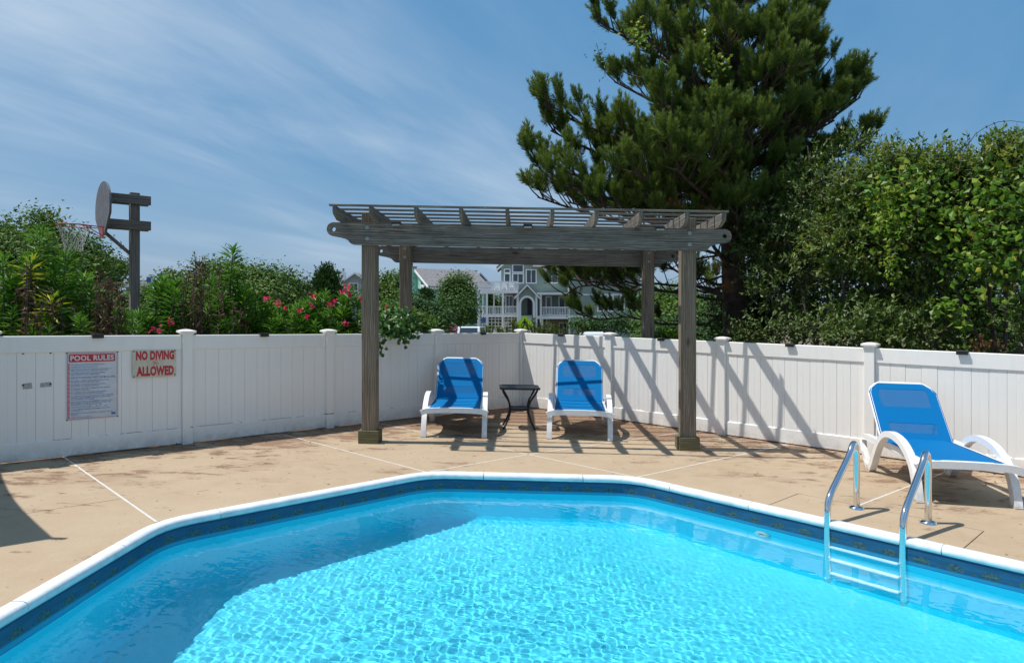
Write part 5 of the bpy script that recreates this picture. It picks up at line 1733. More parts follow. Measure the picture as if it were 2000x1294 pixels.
silverberry('silverberry bush with pale leaf tips beside the pine, above the fence post cap', [(1670, 380, 9.3, 75, 65, .6), (1720, 330, 9.2, 60, 45, .5), (1640, 480, 9.2, 70, 70, .6), (1700, 560, 9.2, 70, 60, .6), (1650, 640, 8.7, 70, 45, .45), (1720, 655, 8.4, 55, 40, .4)], 1700,
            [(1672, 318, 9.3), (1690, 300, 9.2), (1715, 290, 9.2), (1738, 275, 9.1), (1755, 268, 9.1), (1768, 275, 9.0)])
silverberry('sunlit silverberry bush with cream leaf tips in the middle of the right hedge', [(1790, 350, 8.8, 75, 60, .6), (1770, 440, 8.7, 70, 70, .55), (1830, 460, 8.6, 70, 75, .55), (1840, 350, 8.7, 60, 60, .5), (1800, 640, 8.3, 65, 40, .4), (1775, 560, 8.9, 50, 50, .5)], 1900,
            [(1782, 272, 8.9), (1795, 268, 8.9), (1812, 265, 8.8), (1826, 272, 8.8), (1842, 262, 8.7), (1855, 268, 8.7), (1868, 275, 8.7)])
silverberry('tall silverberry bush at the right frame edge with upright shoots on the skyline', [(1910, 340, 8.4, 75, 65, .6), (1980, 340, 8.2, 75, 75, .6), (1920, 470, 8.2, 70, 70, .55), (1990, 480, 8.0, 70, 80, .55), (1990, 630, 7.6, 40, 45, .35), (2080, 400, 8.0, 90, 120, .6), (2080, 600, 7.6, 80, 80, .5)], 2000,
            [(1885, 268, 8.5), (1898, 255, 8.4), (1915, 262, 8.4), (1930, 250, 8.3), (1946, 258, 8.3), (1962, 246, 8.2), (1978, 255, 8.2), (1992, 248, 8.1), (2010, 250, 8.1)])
# dark heart of the hedge: stems and leaves further back
blob_tree('evergreen_shrub', 'dense dark evergreen thicket filling the back of the right hedge', 'shrub', None, base_at(1800, 10.6), [B_(1620, 520, 11.2, 110, 150, 1.0), B_(1740, 500, 10.8, 110, 150, 1.0), B_(1860, 490, 10.4, 110, 170, 1.0), B_(1980, 480, 10.0, 120, 190, 1.0), B_(1740, 640, 10.2, 150, 70, .8), B_(1930, 640, 9.8, 150, 70, .8)], 'shrub_leaf', .085, 26000, .08, .35)
blob_tree('evergreen_shrub', 'dark leafy thicket wrapped round the trunk of the big pine', 'shrub', None, base_at(1500, 12.4), [B_(1490, 420, 12.3, 60, 90, .7), B_(1540, 330, 12.2, 60, 70, .6), B_(1510, 560, 12.2, 80, 100, .7), B_(1450, 620, 12.6, 60, 80, .6), B_(1580, 450, 12.0, 70, 110, .7)], 'cedar', .085, 17000, .06, .38)
def vine(label, paths, n, spread, L, W, rlo, rhi, name='vine'):
    p0 = paths[0][0]
    x, y, z = base_at(p0[0], p0[2] + .4)
    root = empty(name, (x, y, z), label, 'vine', 'vines draped over the right hedge')
    lv = Leaves()
    for pth in paths:
        P = [at(*q) for q in pth]
        mb = MB(); mb.tube([tuple(p) for p in P], .004, 5); mb.build('stem', M['dry_stem'], root)
        leaf_patch(lv, P, n, spread, L, W, rlo, rhi, (-.15, -.8, .55), .9)
    lv.build('foliage', M['vine'], root)
vine('bright green vine arching over the middle of the right hedge', [[(1745, 375, 8.3), (1760, 355, 8.2), (1800, 350, 8.1), (1835, 370, 8.1), (1850, 400, 8.1)], [(1745, 380, 8.3), (1735, 410, 8.3), (1745, 450, 8.3)], [(1800, 380, 8.1), (1840, 420, 8.0), (1850, 450, 8.0)]], 170, (.18, .12, .16), .085, .07, .25, 1.0)
vine('yellow green creeper hanging down the middle of the right hedge', [[(1735, 410, 8.2), (1740, 450, 8.2), (1738, 500, 8.2), (1745, 540, 8.2)], [(1715, 380, 8.4), (1725, 400, 8.3), (1735, 440, 8.2)]], 260, (.06, .06, .08), .055, .032, .6, 1.0)
vine('broad leaved bright vine covering the hedge at the right frame edge', [[(1930, 350, 7.7), (1960, 365, 7.6), (1990, 360, 7.5), (2020, 380, 7.5)], [(1900, 430, 7.7), (1940, 440, 7.6), (1980, 430, 7.5), (2010, 450, 7.4)], [(1890, 490, 7.7), (1930, 510, 7.6), (1990, 500, 7.4)], [(1960, 400, 7.6), (1990, 470, 7.5), (1995, 560, 7.4)]], 150, (.22, .14, .18), .085, .07, .2, 1.0)
vine('single bright vine shoot dangling low in front of the dark hedge gap', [[(1850, 595, 7.9), (1868, 600, 7.8), (1878, 625, 7.8), (1885, 640, 7.8)], [(1845, 590, 7.9), (1830, 600, 7.9)]], 34, (.03, .03, .03), .085, .065, .4, .9)
vine('hand shaped vine leaves standing out below the sunlit hedge', [[(1870, 515, 7.9), (1890, 512, 7.9), (1905, 520, 7.9)]], 26, (.05, .03, .035), .11, .05, .5, .9)
vine('yellow leafed creeper climbing the front of the big pine', [[(1375, 70, 9.9), (1385, 110, 9.9), (1400, 140, 9.8), (1395, 175, 9.8)], [(1240, 70, 10.0), (1255, 60, 10.0)]], 90, (.09, .08, .10), .06, .05, .65, 1.0)
vine('thin hanging creeper at the upper left of the big pine', [[(1165, 85, 10.4), (1170, 105, 10.4), (1178, 120, 10.4), (1182, 150, 10.4)]], 55, (.07, .05, .06), .06, .022, .1, .5)
# orange brown dry clusters at the foot of the hedge
dry = empty('dry_seed_pods', tuple(at(1910, 680, 7.75)), 'hanging orange brown dry pods at the foot of the right hedge', 'seed pods')
lv = Leaves()
for (u, v, d) in [(1908, 680, 7.7), (1922, 665, 7.75), (1930, 672, 7.7), (1918, 690, 7.65), (1945, 668, 7.7), (1905, 662, 7.75), (1960, 545, 7.7), (1955, 500, 7.7), (1975, 560, 7.6), (1965, 590, 7.6), (1992, 555, 7.5), (1940, 690, 7.6)]:
    for k in range(5):
        n = 14; p = at(u + RNG.normal(0, 6), v + RNG.normal(0, 6), d)
        lv.add(p + RNG.normal(0, .006, (n, 3)), np.array([0, 0, -1.0]) + RNG.normal(0, .12, (n, 3)), RNG.uniform(.03, .06, n), .009, RNG.uniform(.2, 1, n))
lv.build('pod_cluster', M['brown_needle'], dry, kind='stuff')
# a thorny cane arching against the sky
cane = MB(); cane.tube([tuple(at(u, v, 8.0)) for u, v in ((1870, 340), (1885, 290), (1905, 262), (1925, 248), (1950, 238), (1975, 236), (2005, 240), (2040, 255))], [.006, .006, .005, .004, .004, .003, .003, .003], 5)
c_ = empty('thorny_cane', tuple(at(1870, 400, 8.0)), 'bare thorny cane arching against the sky at upper right', 'cane')
cane.build('stem', M['dry_stem'], c_)
lv = Leaves()
for (u, v) in ((1905, 256), (1940, 238), (1960, 234), (1985, 240), (1925, 245)):
    lv.add(at(u, v, 8.0)[None], np.array([.3, 0, -.6]), .045, .02, .3)
lv.build('dry_leaves', M['dead_leaf'], c_, kind='stuff')
# trees beyond the right fence, seen under the pine
RG = 'trees beyond the right fence'
blob_tree('oak_tree', 'sunlit green tree seen between the two right pergola posts', 'tree', RG, base_at(1300, 26), [B_(1285, 600, 26, 34, 34), B_(1320, 585, 26, 36, 26), B_(1300, 640, 25, 60, 40), B_(1345, 620, 25, 40, 40)], 'bright_leaf', .14, 9000, .15, .5)
blob_tree('oak_tree', 'bright green tree seen through the gap under the pine', 'tree', RG, base_at(1390, 24), [B_(1380, 620, 24, 60, 36), B_(1420, 600, 24, 50, 30), B_(1440, 640, 23, 60, 40)], 'bright_leaf', .13, 9000, .15, .5)
blob_tree('evergreen_shrub', 'dark evergreen shrub right behind the fence under the pine', 'shrub', RG, base_at(1330, 14.5), [B_(1290, 660, 14.5, 40, 24), B_(1340, 650, 14, 50, 30), B_(1400, 655, 13, 50, 34), B_(1450, 640, 12.6, 50, 50)], 'cedar', .085, 8000, .06, .3)
blob_tree('shrub', 'small bright green shrub peeking over the fence right of the rear pergola post', 'shrub', RG, base_at(1300, 12), [B_(1300, 655, 12, 22, 16), B_(1280, 664, 12, 20, 12)], 'vine', .06, 1100, .03, .15)
blob_tree('oak_tree', 'tall leafy tree beyond the frame edge on the right', 'tree', RG, base_at(2150, 13), [B_(2140, 420, 13, 90, 120), B_(2220, 380, 13, 100, 150)], 'oak', .12, 9000, .2, .5)

# far woods closing the horizon
lv = Leaves()
for i in range(150):
    u = RNG.uniform(-500, 2500); d = RNG.uniform(150, 230); r = RNG.uniform(3, 6.5)
    c = np.array([px(u, d), d, -1.6 + RNG.uniform(2.0, 5.2)]); n = 260
    dr = rdir(n); dr[:, 2] = np.abs(dr[:, 2]) * 1.0 - .2
    pt = c + dr * np.array([r, r, r * .8]) * RNG.uniform(.75, 1.05, (n, 1))
    nr = unit(dr + RNG.normal(0, .5, (n, 3))); dv = np.cross(nr, RNG.normal(size=(n, 3)))
    lv.add(pt, dv, RNG.uniform(.8, 1.6, n), RNG.uniform(.7, 1.2, n), RNG.uniform(0, 1, n), np.cross(nr, unit(dv)))
tag(lv.build('far_woods', M['oak'], None), kind='stuff')

# fallen leaves and needles blown against the foot of the fences
lv = Leaves()
for D, N, smax, n in ((FL_D, FL_N, 6.6, 260), (FR_D, FR_N, 6.6, 240)):
    s_ = RNG.uniform(.1, smax, n); o_ = RNG.exponential(.22, n) + .07
    B = np.stack([K.x + D.x * s_ - N.x * o_, K.y + D.y * s_ - N.y * o_, np.zeros(n)], 1); B[:, 2] = -SL * B[:, 0] + .003
    dv = RNG.normal(size=(n, 3)); dv[:, 2] = np.abs(dv[:, 2]) * .15
    sd = np.cross(np.array([0, 0, 1.0]), dv) + RNG.normal(0, .2, (n, 3))
    lv.add(B, dv, RNG.uniform(.015, .045, n), RNG.uniform(.006, .02, n), RNG.uniform(0, .8, n), sd)
B = np.stack([RNG.uniform(-4.5, 4.6, 130), RNG.uniform(4.0, 9.0, 130), np.zeros(130)], 1)
okp = ~inside([p * 1.0 for p in POOL], B[:, 0], B[:, 1]); B = B[okp]; B[:, 2] = -SL * B[:, 0] + .003
dv = RNG.normal(size=(len(B), 3)); dv[:, 2] = np.abs(dv[:, 2]) * .1
lv.add(B, dv, RNG.uniform(.012, .03, len(B)), RNG.uniform(.004, .012, len(B)), RNG.uniform(0, .7, len(B)), np.cross(np.array([0, 0, 1.0]), dv))
tag(lv.build('leaf_litter', M['dead_leaf'], None), kind='stuff')
# ------------------------------------------------------------------ far side of the street
def clap(name, col, pitch=.16, var=.10):
    """painted clapboard: courses cut as fine relief"""
    m, nt, p = newmat(name); t = NT(nt)
    ge = t.n('NewGeometry'); sx = t.n('SeparateXYZ'); t.put(sx.inputs[0], ge.outputs['Position'])
    fr = t.math('FRACT', t.math('DIVIDE', sx.outputs[2], pitch))
    n = t.range(t.noise(t.coord(), 1.2, 4, .6), .3, .7)
    t.put(p.inputs['Base Color'], t.mix(n, tuple(c * (1 - var) for c in col), col))
    p.inputs['Roughness'].default_value = .7
    t.put(p.inputs['Normal'], t.bump(fr, .8, .02))
    return m
M['green_siding'] = clap('sage_siding', (.27, .35, .30))
M['green_dark'] = clap('sage_siding_porch', (.20, .255, .215))
M['mint_siding'] = clap('mint_siding', (.36, .68, .56))
M['grey_siding'] = clap('grey_siding', (.36, .39, .42))
M['beige_siding'] = clap('beige_siding', (.36, .33, .24))
M['trim'] = plain('white_trim', (.86, .86, .85), .55, var=.04, vscale=2)
M['roof'] = plain('grey_shingles', (.21, .20, .20), .95, var=.28, vscale=3.2, bump=.6, bscale=12)
M['roof_dark'] = plain('dark_shingles', (.11, .11, .125), .95, var=.28, vscale=3.2, bump=.6, bscale=12)
M['glass'] = plain('window_glass', (.035, .05, .065), .08, spec=.8)
M['curtain'] = plain('pale_blind', (.25, .30, .32), .5)
M['asphalt'] = plain('asphalt', (.055, .055, .055), .9, var=.2, vscale=3)
M['stop_red'] = plain('stop_red', (.50, .025, .03), .45, var=.08)
M['fluor'] = plain('fluorescent_green', (.50, .78, .02), .5)
M['steel'] = plain('galvanised_steel', (.35, .36, .36), .5, .7)
M['car_white'] = plain('white_car_paint', (.78, .79, .80), .2)
M['car_dark'] = plain('dark_red_car_paint', (.06, .015, .018), .2)
M['rubber'] = plain('tyre_rubber', (.02, .02, .02), .85)
M['blue_plate'] = plain('blue_plate', (.05, .10, .32), .5)

m = MB(); m.add([(-200, 49, -1.6), (200, 44, -1.6), (200, 58, -1.6), (-200, 60, -1.6)], [(0, 1, 2, 3)])
tag(m.build('road', M['asphalt']), kind='structure')

class House:
    """boxes placed on a rotated plan: a runs along the front, b runs back, z up"""
    def __init__(s, name, label, x, y, ang, group=None):
        s.root = empty(name, (x, y, -1.62), label, 'house', group)
        s.o = Vector((x, y, 0)); s.e = Vector((math.cos(ang), math.sin(ang), 0)); s.n = Vector((-math.sin(ang), math.cos(ang), 0))
        s.R = Matrix((s.e, s.n, Vector((0, 0, 1)))).transposed()
    def p(s, a, b, z): return s.o + s.e * a + s.n * b + Vector((0, 0, z))
    def box(s, name, mat, a0, a1, b0, b1, z0, z1, parent=None, mb=None):
        m = mb or MB()
        m.box(s.p((a0 + a1) / 2, (b0 + b1) / 2, (z0 + z1) / 2), (a1 - a0, b1 - b0, z1 - z0), s.R)
        if mb is None: return m.build(name, M[mat], parent or s.root)
    def gable_wall(s, name, mat, a0, a1, b0, b1, z0, zp, parent=None):
        """triangular wall a0..a1 with peak zp"""
        m = MB(); am = (a0 + a1) / 2
        m.prism([[(a0, z0), (a1, z0), (am, zp)]], lambda a, z, t: s.p(a, b0 + t, z), b1 - b0)
        return m.build(name, M[mat], parent or s.root)
    def roof(s, mat, a0, a1, b0, b1, ze, zr, along='a', ov=.35, th=.16):
        """two sloping slabs, ridge along a or b"""
        m = MB()
        if along == 'a':
            bm_ = (b0 + b1) / 2; k = (zr - ze) / (bm_ - b0)
            for sg, be in ((-1, b0), (1, b1)):
                pr = [(bm_, zr), (be + sg * ov, ze - k * ov), (be + sg * ov, ze - k * ov + th), (bm_, zr + th)]
                if sg > 0: pr = pr[::-1]
                m.prism([pr], lambda b, z, t: s.p(a0 - ov + t, b, z), a1 - a0 + 2 * ov)
        else:
            am = (a0 + a1) / 2; k = (zr - ze) / (am - a0)
            for sg, ae in ((-1, a0), (1, a1)):
                pr = [(am, zr), (ae + sg * ov, ze - k * ov), (ae + sg * ov, ze - k * ov + th), (am, zr + th)]
                if sg > 0: pr = pr[::-1]
                m.prism([pr], lambda a, z, t: s.p(a, b0 - ov + t, z), b1 - b0 + 2 * ov)
        return m.build('roof', M[mat], s.root)
    def rake(s, mat, a0, a1, b, ze, zp, w=.22, th=.06, ov=.35):
        """white boards along a front gable"""
        am = (a0 + a1) / 2; k = (zp - ze) / (am - a0)
        m = MB()
        for sg, ae in ((-1, a0), (1, a1)):
            q = [(am, zp), (ae + sg * ov, ze - k * ov), (ae + sg * ov, ze - k * ov - w), (am, zp - w)]
            m.prism([q if sg < 0 else q[::-1]], lambda a, z, t: s.p(a, b - th + t, z), th)
        return m.build('rake_board', M[mat], s.root)
    def window(s, a0, a1, b, z0, z1, mull=1, fr=.13, rows=1):
        """frame proud of the wall at b (front faces -b), with panes"""
        m = MB()
        for q in ((a0 - fr, a0, z0 - fr, z1 + fr), (a1, a1 + fr, z0 - fr, z1 + fr), (a0, a1, z0 - fr, z0), (a0, a1, z1, z1 + fr)):
            s.box('', 'trim', q[0], q[1], b - .06, b + .03, q[2], q[3], mb=m)
        for k in range(1, mull):
            a = a0 + (a1 - a0) * k / mull
            s.box('', 'trim', a - .04, a + .04, b - .05, b + .02, z0, z1, mb=m)
        for k in range(1, rows):
            z = z0 + (z1 - z0) * k / rows
            s.box('', 'trim', a0, a1, b - .045, b + .015, z - .04, z + .04, mb=m)
        w = m.build('window', M['trim'], s.root)
        w['kind'] = 'thing'
        s.box('pane', 'glass', a0, a1, b - .02, b + .01, z0, z1, parent=w)
        return w
    def railing(s, a0, a1, b, z0, z1, along='a', n=None):
        m = MB()
        def bx(p0, p1, q0, q1): 
            if along == 'a': s.box('', 'trim', p0, p1, b - .04, b + .04, q0, q1, mb=m)
            else: s.box('', 'trim', b - .04, b + .04, p0, p1, q0, q1, mb=m)
        bx(a0, a1, z1 - .10, z1); bx(a0, a1, z0 + .05, z0 + .13)
        r = m.build('railing', M['trim'], s.root)
        m = MB()
        n = n or max(2, int((a1 - a0) / .19))
        for k in range(n + 1):
            a = a0 + (a1 - a0) * k / n
            if along == 'a': s.box('', 'trim', a - .036, a + .036, b - .03, b + .03, z0 + .13, z1 - .10, mb=m)
            else: s.box('', 'trim', b - .03, b + .03, a - .025, a + .025, z0 + .13, z1 - .10, mb=m)
        q = m.build('balusters', M['trim'], r); q['kind'] = 'stuff'
        return r
    def lattice(s, a0, a1, b, z0, z1, step=.27):
        m = MB()
        k = a0
        while k < a1: s.box('', 'trim', k, min(a1, k + .09), b - .02, b + .02, z0, z1, mb=m); k += step
        k = z0
        while k < z1: s.box('', 'trim', a0, a1, b - .045, b - .022, k, min(z1, k + .09), mb=m); k += step
        q = m.build('lattice', M['trim'], s.root); q['kind'] = 'stuff'

# ---- sage green house with white decks (85 m away)
HD = 85.0
def A_(u): return px(u, HD) - px(1000, HD)
def Z_(v): return pz(v, HD)
gh = House('beach_house', 'three storey sage green beach house with stacked white decks and an arched entry', px(1000, HD), HD, 0.0)
zg = -1.62
gh.box('wall', 'green_dark', A_(985), A_(1250), 3.0, 12, Z_(617), Z_(571))            # first living floor
gh.box('wall', 'green_siding', A_(978), A_(1250), 3.4, 12, Z_(571), Z_(512))          # upper floor
gh.box('wall', 'beige_siding', A_(1070), A_(1252), 3.2, 12, zg, Z_(617))              # ground floor
gh.box('wall', 'green_siding', A_(1112), A_(1250), -.4, 2.98, zg, Z_(520))            # right wing
gh.box('wall', 'green_dark', A_(990), A_(1062), 5.0, 12, zg, Z_(617))
gh.roof('roof', A_(978), A_(1058), 3.4, 12, Z_(512), Z_(478), 'b', .6)
gh.gable_wall('gable_wall', 'green_siding', A_(978), A_(1058), 3.4, 3.6, Z_(512), Z_(479))
gh.rake('trim', A_(978), A_(1058), 2.8, Z_(514), Z_(479), .3, ov=.6)
gh.roof('roof', A_(1050), A_(1255), 2.8, 12, Z_(516), Z_(476), 'a', .5)
gh.box('fascia', 'trim', A_(1058), A_(1112), 2.3, 2.42, Z_(520), Z_(516))
gh.box('roof_edge', 'trim', A_(1112), A_(1254), -.55, -.42, Z_(523), Z_(518))
gh.box('deck_floor', 'trim', A_(931), A_(1012), 0, 3.0, Z_(572), Z_(566.5))
gh.box('deck_floor', 'trim', A_(931), A_(1012), 0, 3.0, Z_(619), Z_(614))
gh.box('deck_floor', 'trim', A_(1046), A_(1112), 0, 3.0, Z_(622.5), Z_(616.5))
gh.railing(A_(933), A_(1012), .06, Z_(566.5), Z_(549), n=44)
gh.railing(.15, 3.0, A_(933), Z_(566.5), Z_(549), 'b', n=9)
gh.railing(A_(936.5), A_(949), .06, Z_(614), Z_(597.5)); gh.railing(A_(953), A_(980), .06, Z_(614), Z_(597.5)); gh.railing(A_(984), A_(1009), .06, Z_(614), Z_(597.5))
gh.railing(A_(1058), A_(1111), .06, Z_(616.5), Z_(599))
for u0, u1 in ((932, 936.3), (949.2, 952.8), (980.2, 983.8)):
    gh.box('post', 'trim', A_(u0), A_(u1), 0, .25, Z_(614), Z_(572)); gh.box('post', 'trim', A_(u0), A_(u1), 0, .25, zg, Z_(619))
for u0 in (940, 962.5): gh.box('post', 'trim', A_(u0), A_(u0 + 2.2), 2.7, 2.9, Z_(614), Z_(572))
for u0, u1 in ((1054.5, 1058), (1111, 1115)): gh.box('post', 'trim', A_(u0), A_(u1), 0, .25, zg, Z_(622.5)); gh.box('post', 'trim', A_(u0), A_(u1), .02, .24, Z_(616.5), Z_(572) if u0 < 1100 else Z_(599))
gh.box('porch_roof', 'trim', A_(1050), A_(1112), .0, 3.0, Z_(575), Z_(571))
gh.lattice(A_(936.5), A_(951), .1, zg, Z_(619), .32); gh.lattice(A_(953), A_(980), .6, zg, Z_(619), .42); gh.lattice(A_(985), A_(1009), .6, zg, Z_(619), .42); gh.lattice(A_(1062), A_(1076), 3.1, zg, Z_(622.5), .42)
gh.box('blue_plate', 'blue_plate', A_(940.5), A_(948.5), -.08, -.03, Z_(629), Z_(621))
gh.window(A_(988.5), A_(1000), 3.0, Z_(610), Z_(577), 2); gh.window(A_(1003), A_(1008.5), 3.0, Z_(610), Z_(579))
gh.window(A_(1070), A_(1078), 3.0, Z_(612), Z_(579)); gh.window(A_(1096), A_(1106), 3.0, Z_(610), Z_(579))
gh.window(A_(985.5), A_(995), 3.4, Z_(549), Z_(532)); gh.window(A_(985.5), A_(995), 3.4, Z_(528), Z_(523)); gh.window(A_(1002.5), A_(1022), 3.4, Z_(549), Z_(532), 2); gh.window(A_(1002.5), A_(1022), 3.4, Z_(527), Z_(514))
gh.window(A_(1070), A_(1092), 3.4, Z_(549), Z_(522), 2); gh.window(A_(1030), A_(1048), 3.4, Z_(549), Z_(524), 2)
gh.window(A_(1097), A_(1110), 3.2, zg + .1, Z_(632), 2)
for u0, u1 in ((1168, 1177), (1187.5, 1195), (1211, 1217), (1242, 1249)): gh.window(A_(u0), A_(u1), -.4, Z_(606), Z_(579), fr=.16)
gh.box('band_board', 'trim', A_(1112), A_(1252), -.47, -.42, Z_(576.5), Z_(574)); gh.box('band_board', 'trim', A_(1112), A_(1252), -.47, -.42, Z_(620), Z_(616.5))
# arched entry tower
def arch_outline():
    a0, a1, zc, zs = A_(1011), A_(1047), Z_(557.5), Z_(576)
    outer = [(a0, zg), (A_(1015.5), zg)]
    ar0, ar1, zsp = A_(1015.5), A_(1042), Z_(594)
    r = (ar1 - ar0) / 2; am = (ar0 + ar1) / 2
    outer += [(am - r * math.cos(math.pi * k / 12), zsp + r * 1.08 * math.sin(math.pi * k / 12)) for k in range(13)]
    outer += [(ar1, zg), (a1, zg), (a1, zs), ((a0 + a1) / 2, zc), (a0, zs)]
    trim = [(am - (r + .02) * math.cos(math.pi * k / 12), zsp + (r + .02) * 1.08 * math.sin(math.pi * k / 12)) for k in range(13)]
    return outer, (ar0, ar1, zsp, r, am)
oa, (ar0, ar1, zsp, r_, am_) = arch_outline()
m = MB(); m.prism([oa], lambda a, z, t: gh.p(a, -1.6 + t, z), .25); gh_w = m.build('entry_wall', M['green_siding'], gh.root)
c = [Vector((ar0, zg)), Vector((ar0, zsp * .5))] + [Vector((am_ - r_ * math.cos(math.pi * k / 14), zsp + r_ * 1.08 * math.sin(math.pi * k / 14))) for k in range(15)] + [Vector((ar1, zsp * .5)), Vector((ar1, zg))]
m = MB(); m.prism([strip_outline(c, .26)], lambda a, z, t: gh.p(a, -1.68 + t, z), .40); m.build('arch_trim', M['trim'], gh.root)
for u0, u1 in ((1009.5, 1013), (1045, 1048.5)): gh.box('post', 'trim', A_(u0), A_(u1), -1.72, -1.3, zg, Z_(577))
gh.roof('roof', A_(1010), A_(1048), -1.6, 3.4, Z_(576), Z_(557), 'b', .35)
gh.rake('trim', A_(1010), A_(1048), -1.95, Z_(576), Z_(556), .22)
gh.box('entry_door', 'glass', A_(1031), A_(1040), 3.0 - .06, 3.0 - .02, Z_(614), Z_(581))
st = MB()
for k in range(12): gh.box('', 'trim', A_(1018), A_(1040), -1.3 + k * .3, -1.0 + k * .3, zg, zg + .25 * (k + 1), mb=st)
st.build('stairs', M['trim'], gh.root)
def deck_chair(u, label):
    x, y = px(u, HD + 1.3), HD + 1.3; z = Z_(566.5)
    r = empty('deck_chair', (x, y, z), label, 'chair', 'white chairs on the upper deck')
    for nm, c, sz in (('seat', (0, 0, .40), (.6, .55, .06)), ('backrest', (0, .3, .75), (.6, .07, .75)), ('armrest', (-.33, -.02, .62), (.1, .6, .05)), ('armrest', (.33, -.02, .62), (.1, .6, .05))):
        m = MB(); m.box(c, sz); m.build(nm, M['trim'], r, local=True)
    for sx in (-.3, .3):
        for sy in (-.25, .28): m = MB(); m.box((sx, sy, .2), (.08, .08, .4)); m.build('leg', M['trim'], r, local=True)
deck_chair(971, 'white chair on the upper deck, leftmost of three behind the railing')
deck_chair(985, 'white chair on the upper deck, middle of three behind the railing')
deck_chair(999, 'white chair on the upper deck, rightmost of three, before the wide windows')

# ---- mint green house
ang = rad(30)
mh = House('beach_house', 'mint green house with grey shingle roof and a tall clapboard chimney', px(841, 97), 97, ang)
ze, zr_ = pz(558, 97), pz(526, 101.3)
mh.box('wall', 'mint_siding', 0, 9.2, 0, 10, -1.62, ze)
m = MB(); m.prism([[(0, ze), (10, ze), (5, zr_)]], lambda b, z, t: mh.p(t, b, z), .2); m.build('gable_wall', M['mint_siding'], mh.root)
mh.roof('roof', 0, 9.2, 0, 10, ze, zr_, 'a', .4)
m = MB(); k = (zr_ - ze) / 5
for q in ([(5, zr_ + .02), (-.4, ze - .4 * k + .02), (-.4, ze - .4 * k - .34), (5, zr_ - .34)], [(5, zr_ - .34), (10.4, ze - .4 * k - .34), (10.4, ze - .4 * k + .02), (5, zr_ + .02)]):
    m.prism([q], lambda b, z, t: mh.p(-.46 + t, b, z), .06)
m.build('rake_board', M['trim'], mh.root)
mh.box('fascia', 'trim', -.3, 9.4, -.50, -.42, ze - .5, ze - .22)
# chimney on the end wall
ch = mh.box('chimney', 'mint_siding', -1.05, -.02, 5.2, 7.4, -1.62, pz(522, 101))
mh.box('chimney_cap', 'roof', -1.12, .05, 5.1, 7.5, pz(522, 101) + .002, pz(522, 101) + .15, parent=ch)
m = MB(); m.tube([mh.p(-.5, 6.0, pz(521, 101)), mh.p(-.5, 6.0, pz(513, 101))], [.16, .24], 8); m.build('flue', M['black'], ch)
# windows in the end wall (it faces -a)
def end_window(b0, b1, z0, z1, arch=False):
    m = MB(); fr = .14
    for q in ((b0 - fr, b0, z0 - fr, z1 + fr), (b1, b1 + fr, z0 - fr, z1 + fr), (b0, b1, z0 - fr, z0), (b0, b1, z1, z1 + fr)):
        mh.box('', 'trim', -.07, .02, q[0], q[1], q[2], q[3], mb=m)
    w = m.build('window', M['trim'], mh.root)
    mh.box('pane', 'glass', -.03, .01, b0, b1, z0, z1, parent=w)
end_window(1.6, 3.4, pz(577, 98), pz(562, 98))
mh.box('panel', 'trim', -.06, .0, 1.5, 3.5, pz(560.5, 98), pz(555, 98))
m = MB(); hb = [(2.5 + .95 * math.cos(math.pi * k / 10), pz(554, 98) + .75 * math.sin(math.pi * k / 10)) for k in range(11)]
m.prism([hb], lambda b, z, t: mh.p(-.06 + t, b, z), .05); m.build('arched_window', M['glass'], mh.root)
mh.window(.9, 1.5, 0, pz(570, 97), pz(562, 97)); mh.window(4.5, 5.6, 0, pz(572, 99), pz(562, 99)); mh.window(6.5, 7.6, 0, 0.2, 1.8)
mh.box('deck_floor', 'roof', -3.4, -.05, -.5, 9.5, pz(595, 97), pz(590, 97))
mh.railing(-.5, 9.5, -3.3, pz(590, 97), pz(577, 97), 'b', n=50); mh.railing(-3.3, -.1, -.45, pz(590, 97), pz(577, 97), 'a', n=16)
# its right hand wing, gable towards us
mw = House('beach_house', 'dark green gabled wing standing right of the mint green house', px(925, 108), 108, 0)
ze, zp = pz(549, 108), pz(534, 108); wa = px(953, 108) - px(925, 108)
mw.box('wall', 'green_siding', 0, wa, 0, 9, -1.62, ze); mw.gable_wall('gable_wall', 'green_siding', 0, wa, 0, .2, ze, zp - .05)
mw.roof('roof', 0, wa, 0, 9, ze, zp, 'b', .5); mw.rake('trim', 0, wa, -.5, ze + .15, zp + .15, .28, ov=.5); mw.window(.6, 1.5, 0, ze - 1.6, ze - .4)
# ---- grey houses on the skyline
g1 = House('beach_house', 'pale grey gabled house with a slim white chimney left of the pergola post', px(672, 112), 112, 0, 'grey houses on the skyline')
ga = px(716, 112) - px(672, 112); ze, zp = pz(549, 112), pz(534, 112)
g1.box('wall', 'grey_siding', 0, ga, 0, 9, -1.62, ze); g1.gable_wall('gable_wall', 'grey_siding', 0, ga, 0, .2, ze, zp - .05); g1.roof('roof', 0, ga, 0, 9, ze, zp, 'b', .5); g1.rake('trim', 0, ga, -.5, ze + .15, zp + .16, .25, ov=.5)
g1.window(1.0, 2.2, 0, ze - 1.5, ze - .4, 2)
ch = g1.box('chimney', 'trim', px(664.5, 112) - px(672, 112), -.05, .5, 1.6, -1.62, pz(530, 112))
m = MB(); m.tube([g1.p(-.35, 1, pz(530, 112)), g1.p(-.35, 1, pz(523.5, 112))], [.14, .2], 8); m.build('flue', M['steel'], ch)
g1.box('wall', 'grey_siding', px(594, 112) - px(672, 112), px(664, 112) - px(672, 112), 2, 9, -1.62, pz(557, 112)); 
m = MB(); a0, a1 = px(588, 112) - px(672, 112), px(664, 112) - px(672, 112)
